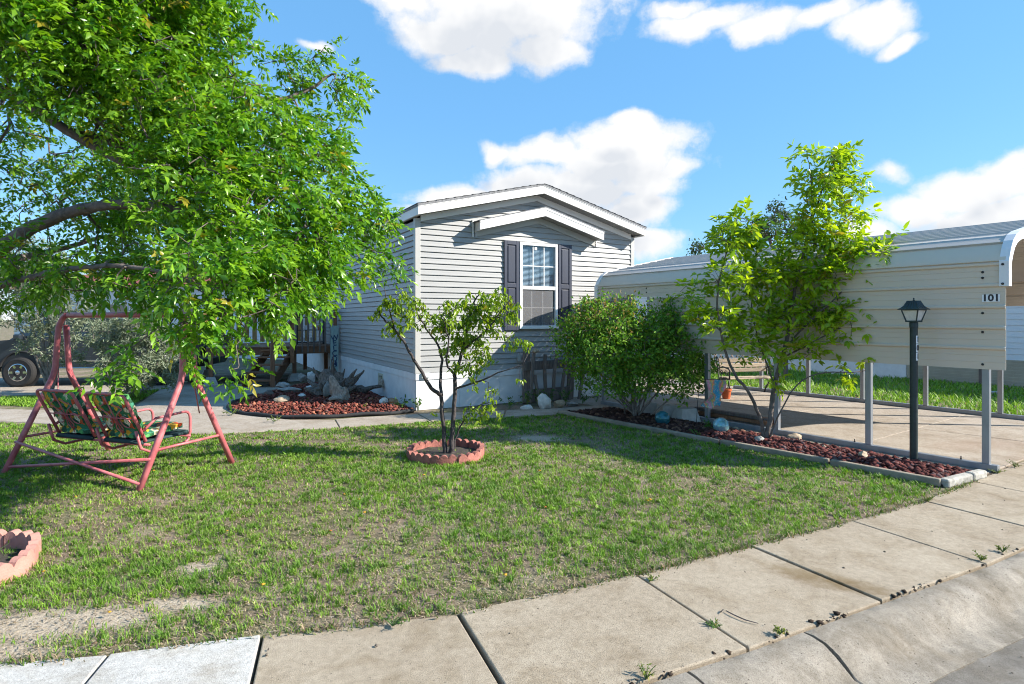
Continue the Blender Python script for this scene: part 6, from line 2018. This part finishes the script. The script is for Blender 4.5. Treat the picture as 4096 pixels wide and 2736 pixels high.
# ---- silver shrubs behind the swing
def silver(base, blobs_, n_t, label, seed, per=36):
    rg = np.random.default_rng(seed); sk = Skel(seed)
    for b_ in blobs_[:7]:
        e = b_[0]; sk.limb([base, base.lerp(e, .5) + Vector((0, 0, .2)), e], .035, .008, -2)
    tips = sk.grow(blob_points(blobs_, n_t, rg, .25), .14, .02, .1)
    P, D = twig_spots(tips, per, rg, .9, .035); n = len(P)
    col = leaf_cols(n, rg, (.13, .165, .105), (.30, .345, .245), .0)
    L = .095 * (.6 + .7 * rg.random(n))
    crown = leaf_lite(P, D, norm(rg.normal(size=(n, 3)) + np.array([0, 0, .5])), L, L * .24, col, .2, .15)
    tree('silver_shrub', label, 'shrub', base, sk, crown, M_BARKG, ('stems', 'foliage'), rtip=.003, pw=.4, lmat=M_LEAFM, rmax=.03)
b1 = g(205, 1578)
silver(b1, [(atd(x, y, d), r_) for x, y, d, r_ in ((40, 660, 12.2, .65), (110, 640, 12.3, .65), (60, 580, 12.3, .6), (130, 740, 12.0, .45), (30, 735, 12.0, .26), (180, 690, 12.2, .5), (120, 800, 12.0, .34), (60, 790, 12.0, .22), (90, 740, 12.0, .40), (165, 820, 11.9, .26), (200, 760, 12.1, .42), (10, 620, 12.2, .45))], 620, 'tall silver leaved tree in front of the parked truck', 501)
b2 = g(520, 1570)
silver(b2, [(atd(x, y, d), r_) for x, y, d, r_ in ((250, 770, 11.6, .42), (310, 760, 11.6, .45), (360, 780, 11.6, .42), (280, 830, 11.4, .40), (340, 850, 11.3, .42), (390, 830, 11.5, .36), (240, 860, 11.4, .2), (300, 880, 11.2, .26), (400, 870, 11.3, .2), (330, 720, 11.8, .3))], 560, 'rounded silver grey shrub directly behind the swing', 502)

# ---- tree far behind the carport
rg = np.random.default_rng(606); sk = Skel(606)
FBx = at(3080, 1300, 26); FBx.z = 0
sk.limb([FBx, FBx + Vector((0, 0, 2)), FBx + Vector((.2, 0, 4))], .18, .09)
FAR = [((1760, 520), .9), ((1790, 490), .6), ((1770, 470), .35), ((1740, 510), .6), ((1820, 520), .6), ((1640, 540), .5), ((1600, 560), .45), ((1665, 520), .45), ((1700, 550), .7), ((1860, 560), .8), ((1590, 575), .3), ((1790, 460), .22)]
bl = [(atd(b_[0][0], b_[0][1] + 6, 26 + rg.normal() * .5), b_[1] * .8) for b_ in FAR]
tips = sk.grow(blob_points(bl, 700, rg, .2), .3, .05, .1)
P, D = twig_spots(tips, 9, rg, .9, .10); n = len(P)
col = leaf_cols(n, rg, (.035, .070, .022), (.075, .125, .03), 0)
L = .12 * (.7 + .6 * rg.random(n))
tree('distant_tree', 'dark green tree rising behind the carport roof', 'tree', FBx, sk, leaf_quads(P, D, norm(rg.normal(size=(n, 3)) + np.array([0, 0, .8])), L, L * .55, col), M_BARK, rtip=.008, pw=.4, lmat=M_LEAFM)
# trees along the far left and behind, glimpsed through the ash
for i, (x, y, h, lb) in enumerate(((-24, 30, 5.5, 'green tree far behind the truck, leftmost'), (-15, 34, 5.0, 'green tree far behind the truck, right of the far home'), (17, 40, 6, 'green tree far beyond the neighbouring home'))):
    rg = np.random.default_rng(700 + i); sk = Skel(700 + i)
    bb_ = Vector((x, y, 0)); sk.limb([bb_, bb_ + Vector((0, 0, h * .3)), bb_ + Vector((.2, 0, h * .6))], .2, .08)
    bl = [(bb_ + Vector((rg.normal() * 1.2, rg.normal() * 1.0, h * (.45 + .5 * rg.random()))), .9) for _ in range(10)]
    tips = sk.grow(blob_points(bl, 260, rg, .2), .4, .05)
    P, D = twig_spots(tips, 12, rg, .9, .16); n = len(P); L = .17 * (.7 + .6 * rg.random(n))
    tree('distant_tree', lb, 'tree', bb_, sk, leaf_quads(P, D, norm(rg.normal(size=(n, 3)) + np.array([0, 0, .8])), L, L * .5, leaf_cols(n, rg, (.05, .095, .02), (.11, .18, .03), 0)), M_BARK, rtip=.01, pw=.4, lmat=M_LEAFM)

# ---- small plants and weeds
def plant(name, label, base, n, hgt, spread, leaf, a, b_, seed, stems=8, cat='plant', wid=.45, group=None):
    rg = np.random.default_rng(seed); mb = MB(); P, D = [], []
    base = Vector(base)
    for k in range(stems):
        an = rg.uniform(0, 6.28); sp = spread * math.sqrt(rg.random())
        e = base + Vector((math.cos(an) * sp, math.sin(an) * sp, hgt * rg.uniform(.5, 1)))
        m1 = base.lerp(e, .5) + Vector((0, 0, hgt * .12))
        pts = [base, m1, e]; mb.tube(pts, [.003, .0022, .001], 4)
        for j in range(max(2, n // stems)):
            u = rg.uniform(.3, 1); q = base.lerp(m1, u * 2) if u < .5 else m1.lerp(e, u * 2 - 1)
            P.append(np.array(q)); D.append(rg.normal(size=3) + np.array([math.cos(an), math.sin(an), .4]))
    P, D = np.array(P), np.array(D); nn = len(P); L = leaf * (.6 + .7 * rg.random(nn))
    t = empty(name, base, 0, label, cat, group)
    o = mb.build('stems', mat('weed_stem', (.10, .16, .04), .7), t)
    V, T, C = leaf_quads(P, D, norm(rg.normal(size=(nn, 3)) * .5 + np.array([0, 0, 1.0])), L, L * wid, leaf_cols(nn, rg, a, b_, .04), .2, .2)
    o2 = link('leaves', np_mesh('leaves', V, T, M_LEAFM, C), t)
    for q in (o, o2): q.matrix_parent_inverse = Matrix.Translation(-base)
G1, G2 = (.04, .11, .02), (.11, .22, .03)
W1, W2 = (.09, .13, .02), (.20, .24, .03)
for i, (px, py, hh, sp, lb) in enumerate([
    (2035, 1640, .22, .30, 'leafy plants at the skirting left of the wooden rack'), (2110, 1625, .30, .16, 'green plant behind the leftmost rack slat'), (2150, 1622, .30, .14, 'green plant behind the second rack slat'),
    (2200, 1620, .32, .16, 'green plant in the middle of the wooden rack'), (2262, 1626, .34, .18, 'leafy plant at the right foot of the wooden rack'), (2330, 1618, .24, .14, 'sparse plant on the skirting between rack and shrub'), (2385, 1612, .28, .16, 'yellow green plant just left of the big shrub'),
    (1672, 1650, .26, .10, 'small weed at the front corner of the house'), (1608, 1640, .20, .14, 'fern like weed beside the bleached driftwood'), (1480, 1618, .12, .10, 'small green weed in the right half of the red bed'), (1222, 1622, .12, .10, 'small green weed in the centre of the red bed'),
    (1460, 1648, .14, .05, 'spindly pale weed in front of the red bed'), (1178, 1600, .10, .12, 'green weed among the pale rocks of the red bed'), (2835, 1735, .20, .14, 'dark green plant left of the pale glass ball'), (2790, 1752, .10, .16, 'low grey green plant by the timber edging'),
    (925, 1665, .10, .16, 'low weeds at the left tip of the red bed'), (1100, 1690, .08, .20, 'dry weeds along the black edging')]):
    plant('leafy_plant', lb, g(px, py) + Vector((0, 0, .015)), 60, hh, sp, .055 if hh > .15 else .03, G1 if i not in (6, 11, 15, 16) else W1, G2 if i not in (6, 11, 15, 16) else W2, 900 + i)
plant('potted_plant', 'green sprouts growing in the orange pot', g(2905, 1596) + Vector((0, 0, .18)), 40, .10, .10, .03, G1, G2, 940)
plant('flower_clump', 'yellow green plant in the pink edging ring', g(-170, 2300) + Vector((.12, 0, .03)), 160, .14, .16, .03, (.12, .18, .015), (.30, .34, .02), 941, 16)
# weeds in the joints of the sidewalk
for i, (px, py, hh, sp, lb) in enumerate([
    (2584, 2722, .055, .05, 'yellow green weed in the kerb joint at the bottom edge'), (3118, 2542, .035, .03, 'tiny green weed at the kerb left of the cracked section'), (2862, 2515, .02, .06, 'low green weed in the slab joint left of the twig'),
    (3925, 2245, .05, .06, 'yellow green weed at the kerb end of the far slab joint'), (4010, 2212, .05, .04, 'small weed on the kerb joint near the right edge'), (1570, 2508, .06, .09, 'sprawling weed leaning over the lawn edge of the sidewalk'), (2610, 2325, .025, .05, 'small weed at the lawn end of a slab joint'),
    (3990, 1895, .05, .12, 'weeds in the joint of driveway and sidewalk'), (4060, 1870, .06, .10, 'weeds in the driveway joint at the right edge'), (3705, 2010, .05, .06, 'weed on the sidewalk edge left of the white timber')]):
    plant('weed', lb, g(px, py) + Vector((0, 0, .006)), 70, hh, sp, .018, W1 if i not in (2, 5) else G1, W2 if i not in (2, 5) else G2, 960 + i, 9, 'weed', .35)
# ragged tufts spilling over the lawn edge on to the slabs
r = np.random.default_rng(99); X, Y = [], []
for a, c in zip(INNER[1:10], INNER[2:11]):
    k = int((c - a).length * 420); t = r.random(k); off = r.normal(size=k) * .018 - .012
    d = (c - a).normalized()
    X.append(a.x + (c.x - a.x) * t + d.y * off * -1); Y.append(a.y + (c.y - a.y) * t + d.x * off)
X, Y = np.concatenate(X), np.concatenate(Y)
kp = fbm(X, Y, 2.6, 5, 3) + .25 * r.random(len(X)) > .52; X, Y = X[kp], Y[kp]; n = len(X)
t = r.random((n, 1)); col = np.where(r.random((n, 1)) < .5, np.array((.07, .14, .02)) * (1 - t) + np.array((.14, .22, .03)) * t, np.array((.28, .21, .14)) * (.5 + t))
V, T, C = blades(X, Y, .012 + .032 * r.random(n) ** 1.5, .005 + .003 * r.random(n), col, np.full(n, 1.3), 98, 0)
tag(link('edge_grass', np_mesh('edge_grass', V, T, M_GRASS, C)), 'ragged grass fringe along the sidewalk', 'grass', kind='stuff')
